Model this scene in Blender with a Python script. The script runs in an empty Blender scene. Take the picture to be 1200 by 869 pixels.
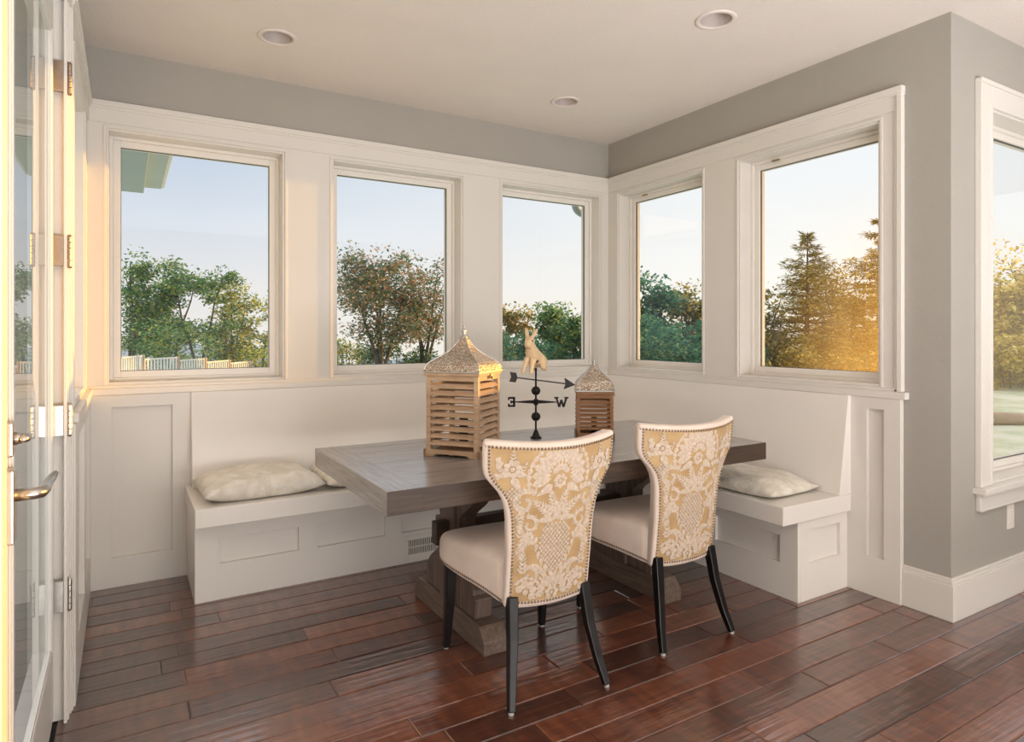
import bpy, bmesh, math, random
from mathutils import Vector, Matrix, Euler
PI = math.pi
scene = bpy.context.scene
COL = scene.collection
rnd = random.Random(7)

# ------------------------------------------------------------------ materials
def new_mat(name):
    m = bpy.data.materials.new(name); m.use_nodes = True
    nt = m.node_tree; nt.nodes.clear()
    out = nt.nodes.new('ShaderNodeOutputMaterial')
    return m, nt, out

def N(nt, typ, **kw):
    n = nt.nodes.new(typ)
    for k, v in kw.items():
        if k.startswith('i_'):
            key = k[2:].replace('_', ' ')
            n.inputs[key].default_value = v
        else:
            setattr(n, k, v)
    return n

def ramp(nt, stops, fac):
    r = nt.nodes.new('ShaderNodeValToRGB')
    el = r.color_ramp.elements
    while len(el) < len(stops): el.new(0.5)
    for e, (p, c) in zip(el, stops):
        e.position = p; e.color = (c[0], c[1], c[2], 1)
    nt.links.new(fac, r.inputs['Fac'])
    return r

def paint(name, col, rough=0.5, bump=0.0, scale=300.0, var=0.03, spec=0.5, coat=0.0):
    m, nt, out = new_mat(name); L = nt.links.new
    b = N(nt, 'ShaderNodeBsdfPrincipled'); b.inputs['Roughness'].default_value = rough
    b.inputs['Specular IOR Level'].default_value = spec
    b.inputs['Coat Weight'].default_value = coat
    tc = N(nt, 'ShaderNodeTexCoord')
    nz = N(nt, 'ShaderNodeTexNoise'); nz.inputs['Scale'].default_value = 3.0; nz.inputs['Detail'].default_value = 3
    L(tc.outputs['Object'], nz.inputs['Vector'])
    d = tuple(c*(1-var) for c in col); u = tuple(min(1, c*(1+var)) for c in col)
    r = ramp(nt, [(0.3, d), (0.7, u)], nz.outputs['Fac'])
    L(r.outputs['Color'], b.inputs['Base Color'])
    if bump > 0:
        n2 = N(nt, 'ShaderNodeTexNoise'); n2.inputs['Scale'].default_value = scale; n2.inputs['Detail'].default_value = 2
        L(tc.outputs['Object'], n2.inputs['Vector'])
        bp = N(nt, 'ShaderNodeBump'); bp.inputs['Strength'].default_value = bump; bp.inputs['Distance'].default_value = 0.004
        L(n2.outputs['Fac'], bp.inputs['Height']); L(bp.outputs['Normal'], b.inputs['Normal'])
    L(b.outputs['BSDF'], out.inputs['Surface'])
    return m

def metal(name, col, rough=0.35, metallic=1.0):
    m, nt, out = new_mat(name); L = nt.links.new
    b = N(nt, 'ShaderNodeBsdfPrincipled'); b.inputs['Metallic'].default_value = metallic
    tc = N(nt, 'ShaderNodeTexCoord'); nz = N(nt, 'ShaderNodeTexNoise'); nz.inputs['Scale'].default_value = 40
    L(tc.outputs['Object'], nz.inputs['Vector'])
    r = ramp(nt, [(0.3, tuple(c*.85 for c in col)), (0.7, col)], nz.outputs['Fac'])
    L(r.outputs['Color'], b.inputs['Base Color']); b.inputs['Roughness'].default_value = rough
    L(b.outputs['BSDF'], out.inputs['Surface'])
    return m

def wood(name, cols, axis='X', scale=6.0, rough=0.5, bump=0.15, stretch=14.0, island=0.0, coat=0.0, spec=0.5):
    """streaky wood, grain along the given object axis"""
    m, nt, out = new_mat(name); L = nt.links.new
    b = N(nt, 'ShaderNodeBsdfPrincipled'); b.inputs['Roughness'].default_value = rough
    b.inputs['Coat Weight'].default_value = coat; b.inputs['Coat Roughness'].default_value = 0.18; b.inputs['Coat IOR'].default_value = 1.65
    b.inputs['Specular IOR Level'].default_value = spec
    tc = N(nt, 'ShaderNodeTexCoord'); mp = N(nt, 'ShaderNodeMapping')
    sc = [stretch, stretch, stretch]; sc['XYZ'.index(axis)] = 1.0
    mp.inputs['Scale'].default_value = sc
    L(tc.outputs['Object'], mp.inputs['Vector'])
    nz = N(nt, 'ShaderNodeTexNoise'); nz.inputs['Scale'].default_value = scale; nz.inputs['Detail'].default_value = 6
    nz.inputs['Roughness'].default_value = 0.65; nz.inputs['Distortion'].default_value = 0.6
    L(mp.outputs['Vector'], nz.inputs['Vector'])
    src = nz.outputs['Fac']
    if island > 0:
        g = N(nt, 'ShaderNodeNewGeometry')
        add = N(nt, 'ShaderNodeMath', operation='MULTIPLY_ADD'); add.inputs[1].default_value = island; 
        L(g.outputs['Random Per Island'], add.inputs[0]); L(nz.outputs['Fac'], add.inputs[2])
        sub = N(nt, 'ShaderNodeMath', operation='SUBTRACT'); sub.inputs[1].default_value = island*0.5
        L(add.outputs[0], sub.inputs[0]); src = sub.outputs[0]
    n = len(cols)
    r = ramp(nt, [(0.25+0.5*i/(n-1), c) for i, c in enumerate(cols)], src)
    L(r.outputs['Color'], b.inputs['Base Color'])
    bp = N(nt, 'ShaderNodeBump'); bp.inputs['Strength'].default_value = bump; bp.inputs['Distance'].default_value = 0.003
    L(nz.outputs['Fac'], bp.inputs['Height']); L(bp.outputs['Normal'], b.inputs['Normal'])
    L(b.outputs['BSDF'], out.inputs['Surface'])
    return m

def floor_mat():
    m, nt, out = new_mat('hand scraped dark wood'); L = nt.links.new
    b = N(nt, 'ShaderNodeBsdfPrincipled')
    tc = N(nt, 'ShaderNodeTexCoord'); g = N(nt, 'ShaderNodeNewGeometry')
    # shift the grain by plank
    mul = N(nt, 'ShaderNodeVectorMath', operation='SCALE'); mul.inputs[0].default_value = (37, 11, 5)
    L(g.outputs['Random Per Island'], mul.inputs['Scale'])
    add = N(nt, 'ShaderNodeVectorMath', operation='ADD'); L(tc.outputs['Object'], add.inputs[0]); L(mul.outputs[0], add.inputs[1])
    mp = N(nt, 'ShaderNodeMapping'); mp.inputs['Scale'].default_value = (1.3, 15, 5); L(add.outputs[0], mp.inputs['Vector'])
    nz = N(nt, 'ShaderNodeTexNoise'); nz.inputs['Scale'].default_value = 3.0; nz.inputs['Detail'].default_value = 6
    nz.inputs['Roughness'].default_value = 0.62; nz.inputs['Distortion'].default_value = 0.8
    L(mp.outputs[0], nz.inputs['Vector'])
    # curly figure across the grain
    mp2 = N(nt, 'ShaderNodeMapping'); mp2.inputs['Scale'].default_value = (14, 3.0, 3); L(add.outputs[0], mp2.inputs['Vector'])
    n2 = N(nt, 'ShaderNodeTexNoise'); n2.inputs['Scale'].default_value = 2.2; n2.inputs['Detail'].default_value = 3
    L(mp2.outputs[0], n2.inputs['Vector'])
    mix = N(nt, 'ShaderNodeMath', operation='MULTIPLY_ADD'); mix.inputs[1].default_value = 0.45
    L(n2.outputs['Fac'], mix.inputs[0]); 
    s1 = N(nt, 'ShaderNodeMath', operation='MULTIPLY'); s1.inputs[1].default_value = 0.55; L(nz.outputs['Fac'], s1.inputs[0])
    L(s1.outputs[0], mix.inputs[2])
    isl = N(nt, 'ShaderNodeMath', operation='MULTIPLY_ADD'); isl.inputs[1].default_value = 0.36; L(g.outputs['Random Per Island'], isl.inputs[0]); L(mix.outputs[0], isl.inputs[2])
    sub = N(nt, 'ShaderNodeMath', operation='SUBTRACT'); sub.inputs[1].default_value = 0.18; L(isl.outputs[0], sub.inputs[0])
    r = ramp(nt, [(0.22, (0.022, 0.009, 0.006)), (0.42, (0.074, 0.0220, 0.0125)), (0.58, (0.142, 0.042, 0.020)), (0.80, (0.245, 0.084, 0.040))], sub.outputs[0])
    L(r.outputs['Color'], b.inputs['Base Color'])
    b.inputs['Roughness'].default_value = 0.30
    b.inputs['Specular IOR Level'].default_value = 0.5
    b.inputs['Coat Weight'].default_value = 1.0; b.inputs['Coat Roughness'].default_value = 0.14; b.inputs['Coat IOR'].default_value = 1.62
    # hand-scraped undulation
    mp3 = N(nt, 'ShaderNodeMapping'); mp3.inputs['Scale'].default_value = (1.2, 22, 1); L(add.outputs[0], mp3.inputs['Vector'])
    n3 = N(nt, 'ShaderNodeTexNoise'); n3.inputs['Scale'].default_value = 2.0; n3.inputs['Detail'].default_value = 2; L(mp3.outputs[0], n3.inputs['Vector'])
    bp = N(nt, 'ShaderNodeBump'); bp.inputs['Strength'].default_value = 0.32; bp.inputs['Distance'].default_value = 0.006
    L(n3.outputs['Fac'], bp.inputs['Height']); L(bp.outputs['Normal'], b.inputs['Normal']); L(bp.outputs['Normal'], b.inputs['Coat Normal'])
    L(b.outputs['BSDF'], out.inputs['Surface'])
    return m

def fabric(name, c1, c2, scale=900, sheen=0.4, rough=0.85, bump=0.25, streak=6.0):
    m, nt, out = new_mat(name); L = nt.links.new
    b = N(nt, 'ShaderNodeBsdfPrincipled'); b.inputs['Roughness'].default_value = rough
    b.inputs['Specular IOR Level'].default_value = 0.25
    b.inputs['Sheen Weight'].default_value = sheen; b.inputs['Sheen Roughness'].default_value = 0.4
    tc = N(nt, 'ShaderNodeTexCoord')
    nz = N(nt, 'ShaderNodeTexNoise'); nz.inputs['Scale'].default_value = streak; nz.inputs['Detail'].default_value = 5
    L(tc.outputs['Object'], nz.inputs['Vector'])
    r = ramp(nt, [(0.3, c1), (0.7, c2)], nz.outputs['Fac']); L(r.outputs['Color'], b.inputs['Base Color'])
    n2 = N(nt, 'ShaderNodeTexNoise'); n2.inputs['Scale'].default_value = scale; L(tc.outputs['Object'], n2.inputs['Vector'])
    bp = N(nt, 'ShaderNodeBump'); bp.inputs['Strength'].default_value = bump; bp.inputs['Distance'].default_value = 0.002
    L(n2.outputs['Fac'], bp.inputs['Height']); L(bp.outputs['Normal'], b.inputs['Normal'])
    L(b.outputs['BSDF'], out.inputs['Surface'])
    return m

def linen_mat():
    m, nt, out = new_mat('ivory cushion cover'); L = nt.links.new
    b = N(nt, 'ShaderNodeBsdfPrincipled'); b.inputs['Roughness'].default_value = 0.7; b.inputs['Sheen Weight'].default_value = 0.1
    tc = N(nt, 'ShaderNodeTexCoord')
    nz = N(nt, 'ShaderNodeTexNoise'); nz.inputs['Scale'].default_value = 7; nz.inputs['Detail'].default_value = 2; nz.inputs['Distortion'].default_value = 2.2
    L(tc.outputs['Object'], nz.inputs['Vector'])
    r = ramp(nt, [(0.35, (0.66, 0.60, 0.50)), (0.65, (0.80, 0.755, 0.67))], nz.outputs['Fac']); L(r.outputs['Color'], b.inputs['Base Color'])
    n2 = N(nt, 'ShaderNodeTexNoise'); n2.inputs['Scale'].default_value = 16; n2.inputs['Detail'].default_value = 3; n2.inputs['Distortion'].default_value = 1.6
    L(tc.outputs['Object'], n2.inputs['Vector'])
    bp = N(nt, 'ShaderNodeBump'); bp.inputs['Strength'].default_value = 0.55; bp.inputs['Distance'].default_value = 0.02
    L(n2.outputs['Fac'], bp.inputs['Height']); L(bp.outputs['Normal'], b.inputs['Normal'])
    L(b.outputs['BSDF'], out.inputs['Surface'])
    return m

def glass_mat(name, ior=1.45, painted_glare=None):
    m, nt, out = new_mat(name); L = nt.links.new
    tr = N(nt, 'ShaderNodeBsdfTransparent'); tr.inputs['Color'].default_value = (0.97, 0.985, 0.98, 1)
    gl = N(nt, 'ShaderNodeBsdfGlossy'); gl.inputs['Roughness'].default_value = 0.0
    fr = N(nt, 'ShaderNodeFresnel'); ge = N(nt, 'ShaderNodeNewGeometry')
    mi = N(nt, 'ShaderNodeMapRange'); mi.inputs['To Min'].default_value = ior; mi.inputs['To Max'].default_value = 1/ior   # same reflectance from both sides
    L(ge.outputs['Backfacing'], mi.inputs['Value']); L(mi.outputs[0], fr.inputs['IOR'])
    mx = N(nt, 'ShaderNodeMixShader'); L(fr.outputs[0], mx.inputs[0]); L(tr.outputs[0], mx.inputs[1]); L(gl.outputs[0], mx.inputs[2])
    last = mx
    if painted_glare:
        # sun glare painted as a warm translucent gradient, strongest towards one corner
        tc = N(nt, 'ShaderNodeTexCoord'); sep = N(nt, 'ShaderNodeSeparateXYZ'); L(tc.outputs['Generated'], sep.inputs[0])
        ax, rng_h, rng_v, amt, stk = painted_glare
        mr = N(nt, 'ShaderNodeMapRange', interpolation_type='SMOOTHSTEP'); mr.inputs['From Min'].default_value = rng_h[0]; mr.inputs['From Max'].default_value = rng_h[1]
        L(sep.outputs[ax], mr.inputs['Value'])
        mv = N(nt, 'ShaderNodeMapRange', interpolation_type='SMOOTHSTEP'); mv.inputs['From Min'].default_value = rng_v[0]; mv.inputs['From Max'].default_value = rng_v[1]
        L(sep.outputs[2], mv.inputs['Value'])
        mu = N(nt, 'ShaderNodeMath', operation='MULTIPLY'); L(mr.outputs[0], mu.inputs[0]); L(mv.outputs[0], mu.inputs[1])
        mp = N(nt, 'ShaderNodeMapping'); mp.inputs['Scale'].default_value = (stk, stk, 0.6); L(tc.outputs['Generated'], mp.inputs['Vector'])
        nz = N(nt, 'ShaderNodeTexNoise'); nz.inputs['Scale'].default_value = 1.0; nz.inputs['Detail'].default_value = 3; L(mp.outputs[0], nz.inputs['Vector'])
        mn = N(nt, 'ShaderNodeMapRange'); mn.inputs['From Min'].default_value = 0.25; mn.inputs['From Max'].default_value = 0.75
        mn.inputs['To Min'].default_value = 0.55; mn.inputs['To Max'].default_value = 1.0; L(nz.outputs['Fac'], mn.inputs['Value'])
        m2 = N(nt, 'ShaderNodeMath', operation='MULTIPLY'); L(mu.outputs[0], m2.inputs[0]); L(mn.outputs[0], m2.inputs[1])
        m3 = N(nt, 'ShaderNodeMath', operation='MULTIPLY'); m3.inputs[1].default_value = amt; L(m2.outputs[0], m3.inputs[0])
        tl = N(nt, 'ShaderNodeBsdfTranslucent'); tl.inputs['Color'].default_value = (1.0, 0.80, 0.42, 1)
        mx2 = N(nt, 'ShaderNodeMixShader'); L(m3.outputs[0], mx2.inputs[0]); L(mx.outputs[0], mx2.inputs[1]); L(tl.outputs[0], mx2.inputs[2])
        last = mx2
    L(last.outputs[0], out.inputs['Surface'])
    return m

def leaf_mat(name, cols, trans=0.45):
    m, nt, out = new_mat(name); L = nt.links.new
    g = N(nt, 'ShaderNodeNewGeometry')
    n = len(cols)
    r = ramp(nt, [(i/(n-1), c) for i, c in enumerate(cols)], g.outputs['Random Per Island'])
    d = N(nt, 'ShaderNodeBsdfDiffuse'); t = N(nt, 'ShaderNodeBsdfTranslucent')
    L(r.outputs['Color'], d.inputs['Color']); L(r.outputs['Color'], t.inputs['Color'])
    mx = N(nt, 'ShaderNodeMixShader'); mx.inputs[0].default_value = trans
    L(d.outputs[0], mx.inputs[1]); L(t.outputs[0], mx.inputs[2]); L(mx.outputs[0], out.inputs['Surface'])
    return m

def filigree_mat():
    m, nt, out = new_mat('embossed silver metal'); L = nt.links.new
    b = N(nt, 'ShaderNodeBsdfPrincipled'); b.inputs['Metallic'].default_value = 0.75; b.inputs['Roughness'].default_value = 0.38
    tc = N(nt, 'ShaderNodeTexCoord')
    v = N(nt, 'ShaderNodeTexVoronoi'); v.inputs['Scale'].default_value = 150; L(tc.outputs['Object'], v.inputs['Vector'])
    w = N(nt, 'ShaderNodeTexNoise'); w.inputs['Scale'].default_value = 120; w.inputs['Detail'].default_value = 3; L(tc.outputs['Object'], w.inputs['Vector'])
    ml = N(nt, 'ShaderNodeMath', operation='MULTIPLY'); L(v.outputs['Distance'], ml.inputs[0]); L(w.outputs['Fac'], ml.inputs[1])
    r = ramp(nt, [(0.06, (0.16, 0.11, 0.075)), (0.20, (0.46, 0.35, 0.24)), (0.40, (0.72, 0.66, 0.60))], ml.outputs[0])
    L(r.outputs['Color'], b.inputs['Base Color'])
    bp = N(nt, 'ShaderNodeBump'); bp.inputs['Strength'].default_value = 0.9; bp.inputs['Distance'].default_value = 0.004
    L(v.outputs['Distance'], bp.inputs['Height']); L(bp.outputs['Normal'], b.inputs['Normal'])
    L(b.outputs['BSDF'], out.inputs['Surface'])
    return m

M = {}
M['white'] = paint('satin white paint', (0.725, 0.69, 0.64), 0.38, 0, 60, 0.012)
M['bench_white'] = paint('satin white bench paint', (0.80, 0.76, 0.705), 0.38, 0, 60, 0.012)
M['wall'] = paint('greige wall paint', (0.385, 0.362, 0.325), 0.75, 0.35, 160, 0.02)
M['ceiling'] = paint('textured ceiling paint', (0.75, 0.685, 0.625), 0.85, 0.6, 90, 0.02)
M['floor'] = floor_mat()
M['gap'] = paint('dark floor underlay', (0.012, 0.006, 0.005), 0.8)
M['sash'] = paint('white vinyl sash', (0.80, 0.76, 0.70), 0.35, 0, var=0.01)
M['gasket'] = paint('dark glazing gasket', (0.08, 0.085, 0.08), 0.6)
M['glass'] = glass_mat('window glass')
M['glass_sun'] = glass_mat('window glass with painted glare', painted_glare=(1, (1.0, -0.1), (0.85, -0.1), 0.36, 5))
M['glass_sun_b'] = glass_mat('tall window glass with painted glare', painted_glare=(0, (0.9, -0.2), (0.80, 0.50), 0.30, 8))
M['glass_door'] = glass_mat('door glass', 1.75)
M['table_x'] = wood('weathered table wood along', [(0.12, 0.098, 0.084), (0.20, 0.176, 0.160), (0.29, 0.266, 0.252), (0.40, 0.38, 0.37)], 'X', 5, 0.28, 0.25, 16, coat=0.6)
M['table_y'] = wood('weathered table wood across', [(0.13, 0.105, 0.09), (0.20, 0.17, 0.15), (0.285, 0.25, 0.225), (0.38, 0.345, 0.32)], 'Y', 5, 0.30, 0.25, 16, coat=0.6)
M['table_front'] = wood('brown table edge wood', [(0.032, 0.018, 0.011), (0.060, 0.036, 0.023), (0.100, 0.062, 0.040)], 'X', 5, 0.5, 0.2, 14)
M['trestle'] = wood('weathered trestle wood', [(0.070, 0.046, 0.034), (0.135, 0.092, 0.070), (0.21, 0.155, 0.125)], 'Z', 5, 0.5, 0.2, 12)
M['trestle_y'] = wood('weathered trestle foot wood', [(0.080, 0.052, 0.038), (0.15, 0.104, 0.078), (0.23, 0.168, 0.132)], 'Y', 5, 0.5, 0.2, 12)
M['lantern'] = wood('pale lantern wood', [(0.34, 0.215, 0.125), (0.47, 0.315, 0.195), (0.58, 0.41, 0.275)], 'X', 9, 0.6, 0.15, 10, island=0.3)
M['lantern_dark'] = wood('brown lantern wood', [(0.24, 0.115, 0.05), (0.33, 0.17, 0.08), (0.42, 0.23, 0.12)], 'X', 9, 0.6, 0.15, 10, island=0.3)
M['filigree'] = filigree_mat()
M['zinc'] = metal('galvanised edge', (0.55, 0.54, 0.52), 0.4)
M['velvet'] = fabric('cream velvet', (0.75, 0.61, 0.51), (0.84, 0.71, 0.61), 700, 0.35, 0.9, 0.3, 9)
M['gold'] = fabric('gold satin ground', (0.46, 0.295, 0.14), (0.60, 0.405, 0.205), 500, 0.1, 0.42, 0.15, 14)
M['damask'] = fabric('cream damask relief', (0.56, 0.44, 0.33), (0.74, 0.62, 0.50), 450, 0.3, 0.9, 0.5, 90)
M['nail'] = metal('antique brass nail', (0.34, 0.24, 0.15), 0.3)
M['leg'] = paint('black stained wood', (0.006, 0.0045, 0.0045), 0.36, 0, var=0.2, spec=0.35)
M['glide'] = metal('nylon glide', (0.6, 0.58, 0.55), 0.5, 0.3)
M['linen'] = linen_mat()
M['black'] = metal('black iron', (0.022, 0.019, 0.017), 0.42, 0.6)
M['grey_iron'] = metal('grey iron', (0.10, 0.105, 0.11), 0.4, 0.7)
M['rabbit'] = paint('gilded cream', (0.72, 0.52, 0.30), 0.42, 0.3, 120, 0.12)
M['nickel'] = metal('satin nickel', (0.55, 0.52, 0.49), 0.28)
M['warm_metal'] = metal('bronze and sunlit hinge metal', (0.44, 0.34, 0.26), 0.35)
M['lens'] = paint('frosted lens', (0.52, 0.53, 0.49), 0.5)
M['can'] = paint('white can trim', (0.74, 0.66, 0.61), 0.4)
M['baffle'] = paint('can baffle', (0.50, 0.43, 0.40), 0.5)
M['dark'] = paint('near black', (0.03, 0.028, 0.026), 0.8)
M['outlet'] = paint('white plastic', (0.80, 0.75, 0.69), 0.4)
M['bark'] = paint('tree bark', (0.085, 0.068, 0.055), 0.9, 0.4, 8, 0.3)
M['fence'] = paint('pale fence paint', (0.60, 0.60, 0.57), 0.7, 0, var=0.06)
M['fence_post'] = paint('fence post wood', (0.36, 0.27, 0.21), 0.8, 0, var=0.1)
M['eave'] = paint('sage eave paint', (0.36, 0.43, 0.43), 0.6, 0, var=0.03)
M['eave_white'] = paint('eave edge white', (0.78, 0.74, 0.70), 0.6)
M['siding'] = paint('outside siding', (0.46, 0.53, 0.52), 0.7)
M['gutter'] = paint('pale blue gutter', (0.42, 0.50, 0.56), 0.5)
M['bench_inside'] = M['bench_white']

def grass_mat():
    m, nt, out = new_mat('lawn'); L = nt.links.new
    b = N(nt, 'ShaderNodeBsdfPrincipled'); b.inputs['Roughness'].default_value = 0.95; b.inputs['Specular IOR Level'].default_value = 0.1
    tc = N(nt, 'ShaderNodeTexCoord')
    nz = N(nt, 'ShaderNodeTexNoise'); nz.inputs['Scale'].default_value = 0.9; nz.inputs['Detail'].default_value = 9; nz.inputs['Roughness'].default_value = 0.75
    L(tc.outputs['Object'], nz.inputs['Vector'])
    r = ramp(nt, [(0.30, (0.22, 0.24, 0.17)), (0.47, (0.38, 0.42, 0.31)), (0.60, (0.52, 0.52, 0.44)), (0.75, (0.60, 0.53, 0.48))], nz.outputs['Fac'])
    L(r.outputs['Color'], b.inputs['Base Color']); L(b.outputs[0], out.inputs['Surface'])
    return m
M['grass'] = grass_mat()
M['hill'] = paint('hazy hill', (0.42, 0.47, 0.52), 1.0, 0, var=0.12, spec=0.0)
M['rock'] = paint('garden rock', (0.34, 0.27, 0.23), 0.9, 0.5, 12, 0.25)
M['log'] = paint('fallen log bark', (0.30, 0.20, 0.15), 0.9, 0.5, 12, 0.3)

# ------------------------------------------------------------------ mesh builder
class MB:
    def __init__(s): s.v = []; s.f = []; s.m = []
    def add(s, vs, fs, mi=0):
        o = len(s.v); s.v += [tuple(p) for p in vs]
        for f in fs: s.f.append(tuple(i+o for i in f)); s.m.append(mi)
    def box(s, x0, x1, y0, y1, z0, z1, mi=0):
        if x0 > x1: x0, x1 = x1, x0
        if y0 > y1: y0, y1 = y1, y0
        if z0 > z1: z0, z1 = z1, z0
        v = [(x0,y0,z0),(x1,y0,z0),(x1,y1,z0),(x0,y1,z0),(x0,y0,z1),(x1,y0,z1),(x1,y1,z1),(x0,y1,z1)]
        s.add(v, [(3,2,1,0),(4,5,6,7),(0,1,5,4),(1,2,6,5),(2,3,7,6),(3,0,4,7)], mi)
    def prism(s, poly, axis, a, b, mi=0):
        """poly: 2D points in the two axes other than axis (cyclic order x,y,z)"""
        def p3(p, c):
            return {'x': (c, p[0], p[1]), 'y': (p[0], c, p[1]), 'z': (p[0], p[1], c)}[axis]
        n = len(poly)
        v = [p3(p, a) for p in poly] + [p3(p, b) for p in poly]
        f = [tuple(range(n-1, -1, -1)), tuple(range(n, 2*n))]
        f += [(i, (i+1) % n, n+(i+1) % n, n+i) for i in range(n)]
        s.add(v, f, mi)
    def tube(s, pts, radii, n=8, mi=0, caps=True, sq=False):
        pts = [Vector(p) for p in pts]; m = len(pts)
        if not hasattr(radii, '__len__'): radii = [radii]*m
        vs = []; up = Vector((0, 0, 1))
        prev = None
        for i, p in enumerate(pts):
            t = (pts[min(i+1, m-1)] - pts[max(i-1, 0)])
            if t.length < 1e-9: t = Vector((0, 0, 1))
            t.normalize()
            if prev is None:
                ref = Vector((1, 0, 0)) if abs(t.z) > 0.9 else up
                a = t.cross(ref).normalized()
            else:
                a = (prev - t*prev.dot(t))
                a = a.normalized() if a.length > 1e-6 else t.orthogonal().normalized()
            b = t.cross(a).normalized(); prev = a
            for k in range(n):
                an = 2*PI*(k+(0.5 if sq else 0))/n
                vs.append(p + (a*math.cos(an)+b*math.sin(an))*radii[i])
        fs = []
        for i in range(m-1):
            for k in range(n):
                fs.append((i*n+k, i*n+(k+1) % n, (i+1)*n+(k+1) % n, (i+1)*n+k))
        if caps:
            fs.append(tuple(range(n-1, -1, -1))); fs.append(tuple(range((m-1)*n, m*n)))
        s.add(vs, fs, mi)
    def lathe(s, prof, c=(0, 0, 0), n=16, mi=0, rot=0.0, caps=True):
        vs = []; fs = []
        for (r, z) in prof:
            for k in range(n):
                a = 2*PI*k/n+rot
                vs.append((c[0]+r*math.cos(a), c[1]+r*math.sin(a), c[2]+z))
        m = len(prof)
        for i in range(m-1):
            for k in range(n):
                fs.append((i*n+k, i*n+(k+1) % n, (i+1)*n+(k+1) % n, (i+1)*n+k))
        if caps:
            fs.append(tuple(range(n-1, -1, -1))); fs.append(tuple(range((m-1)*n, m*n)))
        s.add(vs, fs, mi)
    def ball(s, c, r, n=12, mi=0, sz=1.0):
        k = max(4, n//2)
        s.lathe([(max(1e-4, r*math.sin(PI*i/k)), -r*sz*math.cos(PI*i/k)) for i in range(k+1)], c, n, mi)
    def xf(s, mat, start=0):
        for i in range(start, len(s.v)): s.v[i] = tuple(mat @ Vector(s.v[i]))
    def build(s, name, mats, parent=None, loc=(0, 0, 0), rotz=0, smooth=False, bevel=0, seg=2, angle=40, subsurf=0, weld=False):
        me = bpy.data.meshes.new(name); me.from_pydata(s.v, [], s.f)
        if not isinstance(mats, (list, tuple)): mats = [mats]
        for m in mats: me.materials.append(m)
        if len(mats) > 1:
            for p, mi in zip(me.polygons, s.m): p.material_index = mi
        me.update()
        bm = bmesh.new(); bm.from_mesh(me)
        if weld:   # join touching cells and drop the faces between them
            bmesh.ops.remove_doubles(bm, verts=bm.verts, dist=1e-5)
            seen = {}
            for f in bm.faces: seen.setdefault(frozenset(v.index for v in f.verts), []).append(f)
            bm.verts.index_update(); seen = {}
            for f in bm.faces: seen.setdefault(frozenset(v.index for v in f.verts), []).append(f)
            bmesh.ops.delete(bm, geom=[f for fs in seen.values() if len(fs) > 1 for f in fs], context='FACES')
        bmesh.ops.recalc_face_normals(bm, faces=bm.faces); bm.to_mesh(me); bm.free()
        if smooth:
            for p in me.polygons: p.use_smooth = True
        o = bpy.data.objects.new(name, me); COL.objects.link(o)
        o.location = loc; o.rotation_euler = (0, 0, rotz)
        if parent: o.parent = parent
        if bevel > 0:
            b = o.modifiers.new('bevel', 'BEVEL'); b.width = bevel; b.segments = seg; b.limit_method = 'ANGLE'; b.angle_limit = math.radians(angle)
            b.harden_normals = False
        if subsurf:
            u = o.modifiers.new('sub', 'SUBSURF'); u.levels = subsurf; u.render_levels = subsurf
        return o

def thing(name, label, cat, loc=(0, 0, 0), rotz=0, group=None):
    o = bpy.data.objects.new(name, None); COL.objects.link(o)
    o.empty_display_size = 0.1
    o.location = loc; o.rotation_euler = (0, 0, rotz); o['label'] = label; o['category'] = cat
    if group: o['group'] = group
    return o
def tag(o, label, cat, group=None, kind=None):
    o['label'] = label; o['category'] = cat
    if group: o['group'] = group
    if kind: o['kind'] = kind
    return o
def struct(o, label=None, cat=None):
    o['kind'] = 'structure'
    if label: o['label'] = label
    if cat: o['category'] = cat
    return o
def dup(root, loc, rotz, label, group=None):
    r = root.copy(); COL.objects.link(r); r.location = loc; r.rotation_euler = (0, 0, rotz); r['label'] = label
    if group: r['group'] = group
    for ch in list(root.children):
        c = ch.copy(); COL.objects.link(c); c.parent = r
        for g in list(ch.children):
            d = g.copy(); COL.objects.link(d); d.parent = c
    return r

# ------------------------------------------------------------------ room dimensions (metres, back right corner of the nook at the origin)
H = 2.74; W = 3.365; R = 2.405
ZT = 2.469      # top of the white board zone
ZS = 1.012      # sill
OZ0, OZ1 = 1.03, 2.335   # window openings
BW = [(-3.271, -2.400), (-2.126, -1.256), (-0.955, -0.086)]       # back wall openings in x
RW = [(-0.957, -0.127), (-2.093, -1.239)]                         # right wall openings in y
LW = [(-1.06, -0.255)]                                            # left wall opening in y
T = 0.17

def wall_cells(u0, u1, z0, z1, holes):
    us = sorted({u0, u1, *[h[0] for h in holes], *[h[1] for h in holes]})
    zs = sorted({z0, z1, *[h[2] for h in holes], *[h[3] for h in holes]})
    us = [u for u in us if u0 <= u <= u1]; zs = [z for z in zs if z0 <= z <= z1]
    for i in range(len(us)-1):
        for j in range(len(zs)-1):
            cu = (us[i]+us[i+1])/2; cz = (zs[j]+zs[j+1])/2
            if any(h[0] < cu < h[1] and h[2] < cz < h[3] for h in holes): continue
            yield us[i], us[i+1], zs[j], zs[j+1]

bh = [(a, b, OZ0, OZ1) for a, b in BW]
rh = [(a, b, OZ0, OZ1) for a, b in RW]
DOOR = (-3.42, -1.25, 0.0, 2.42)
lh = [(a, b, OZ0, OZ1) for a, b in LW] + [DOOR]
OW = (0.34, 1.95, 0.574, 2.36)

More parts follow.
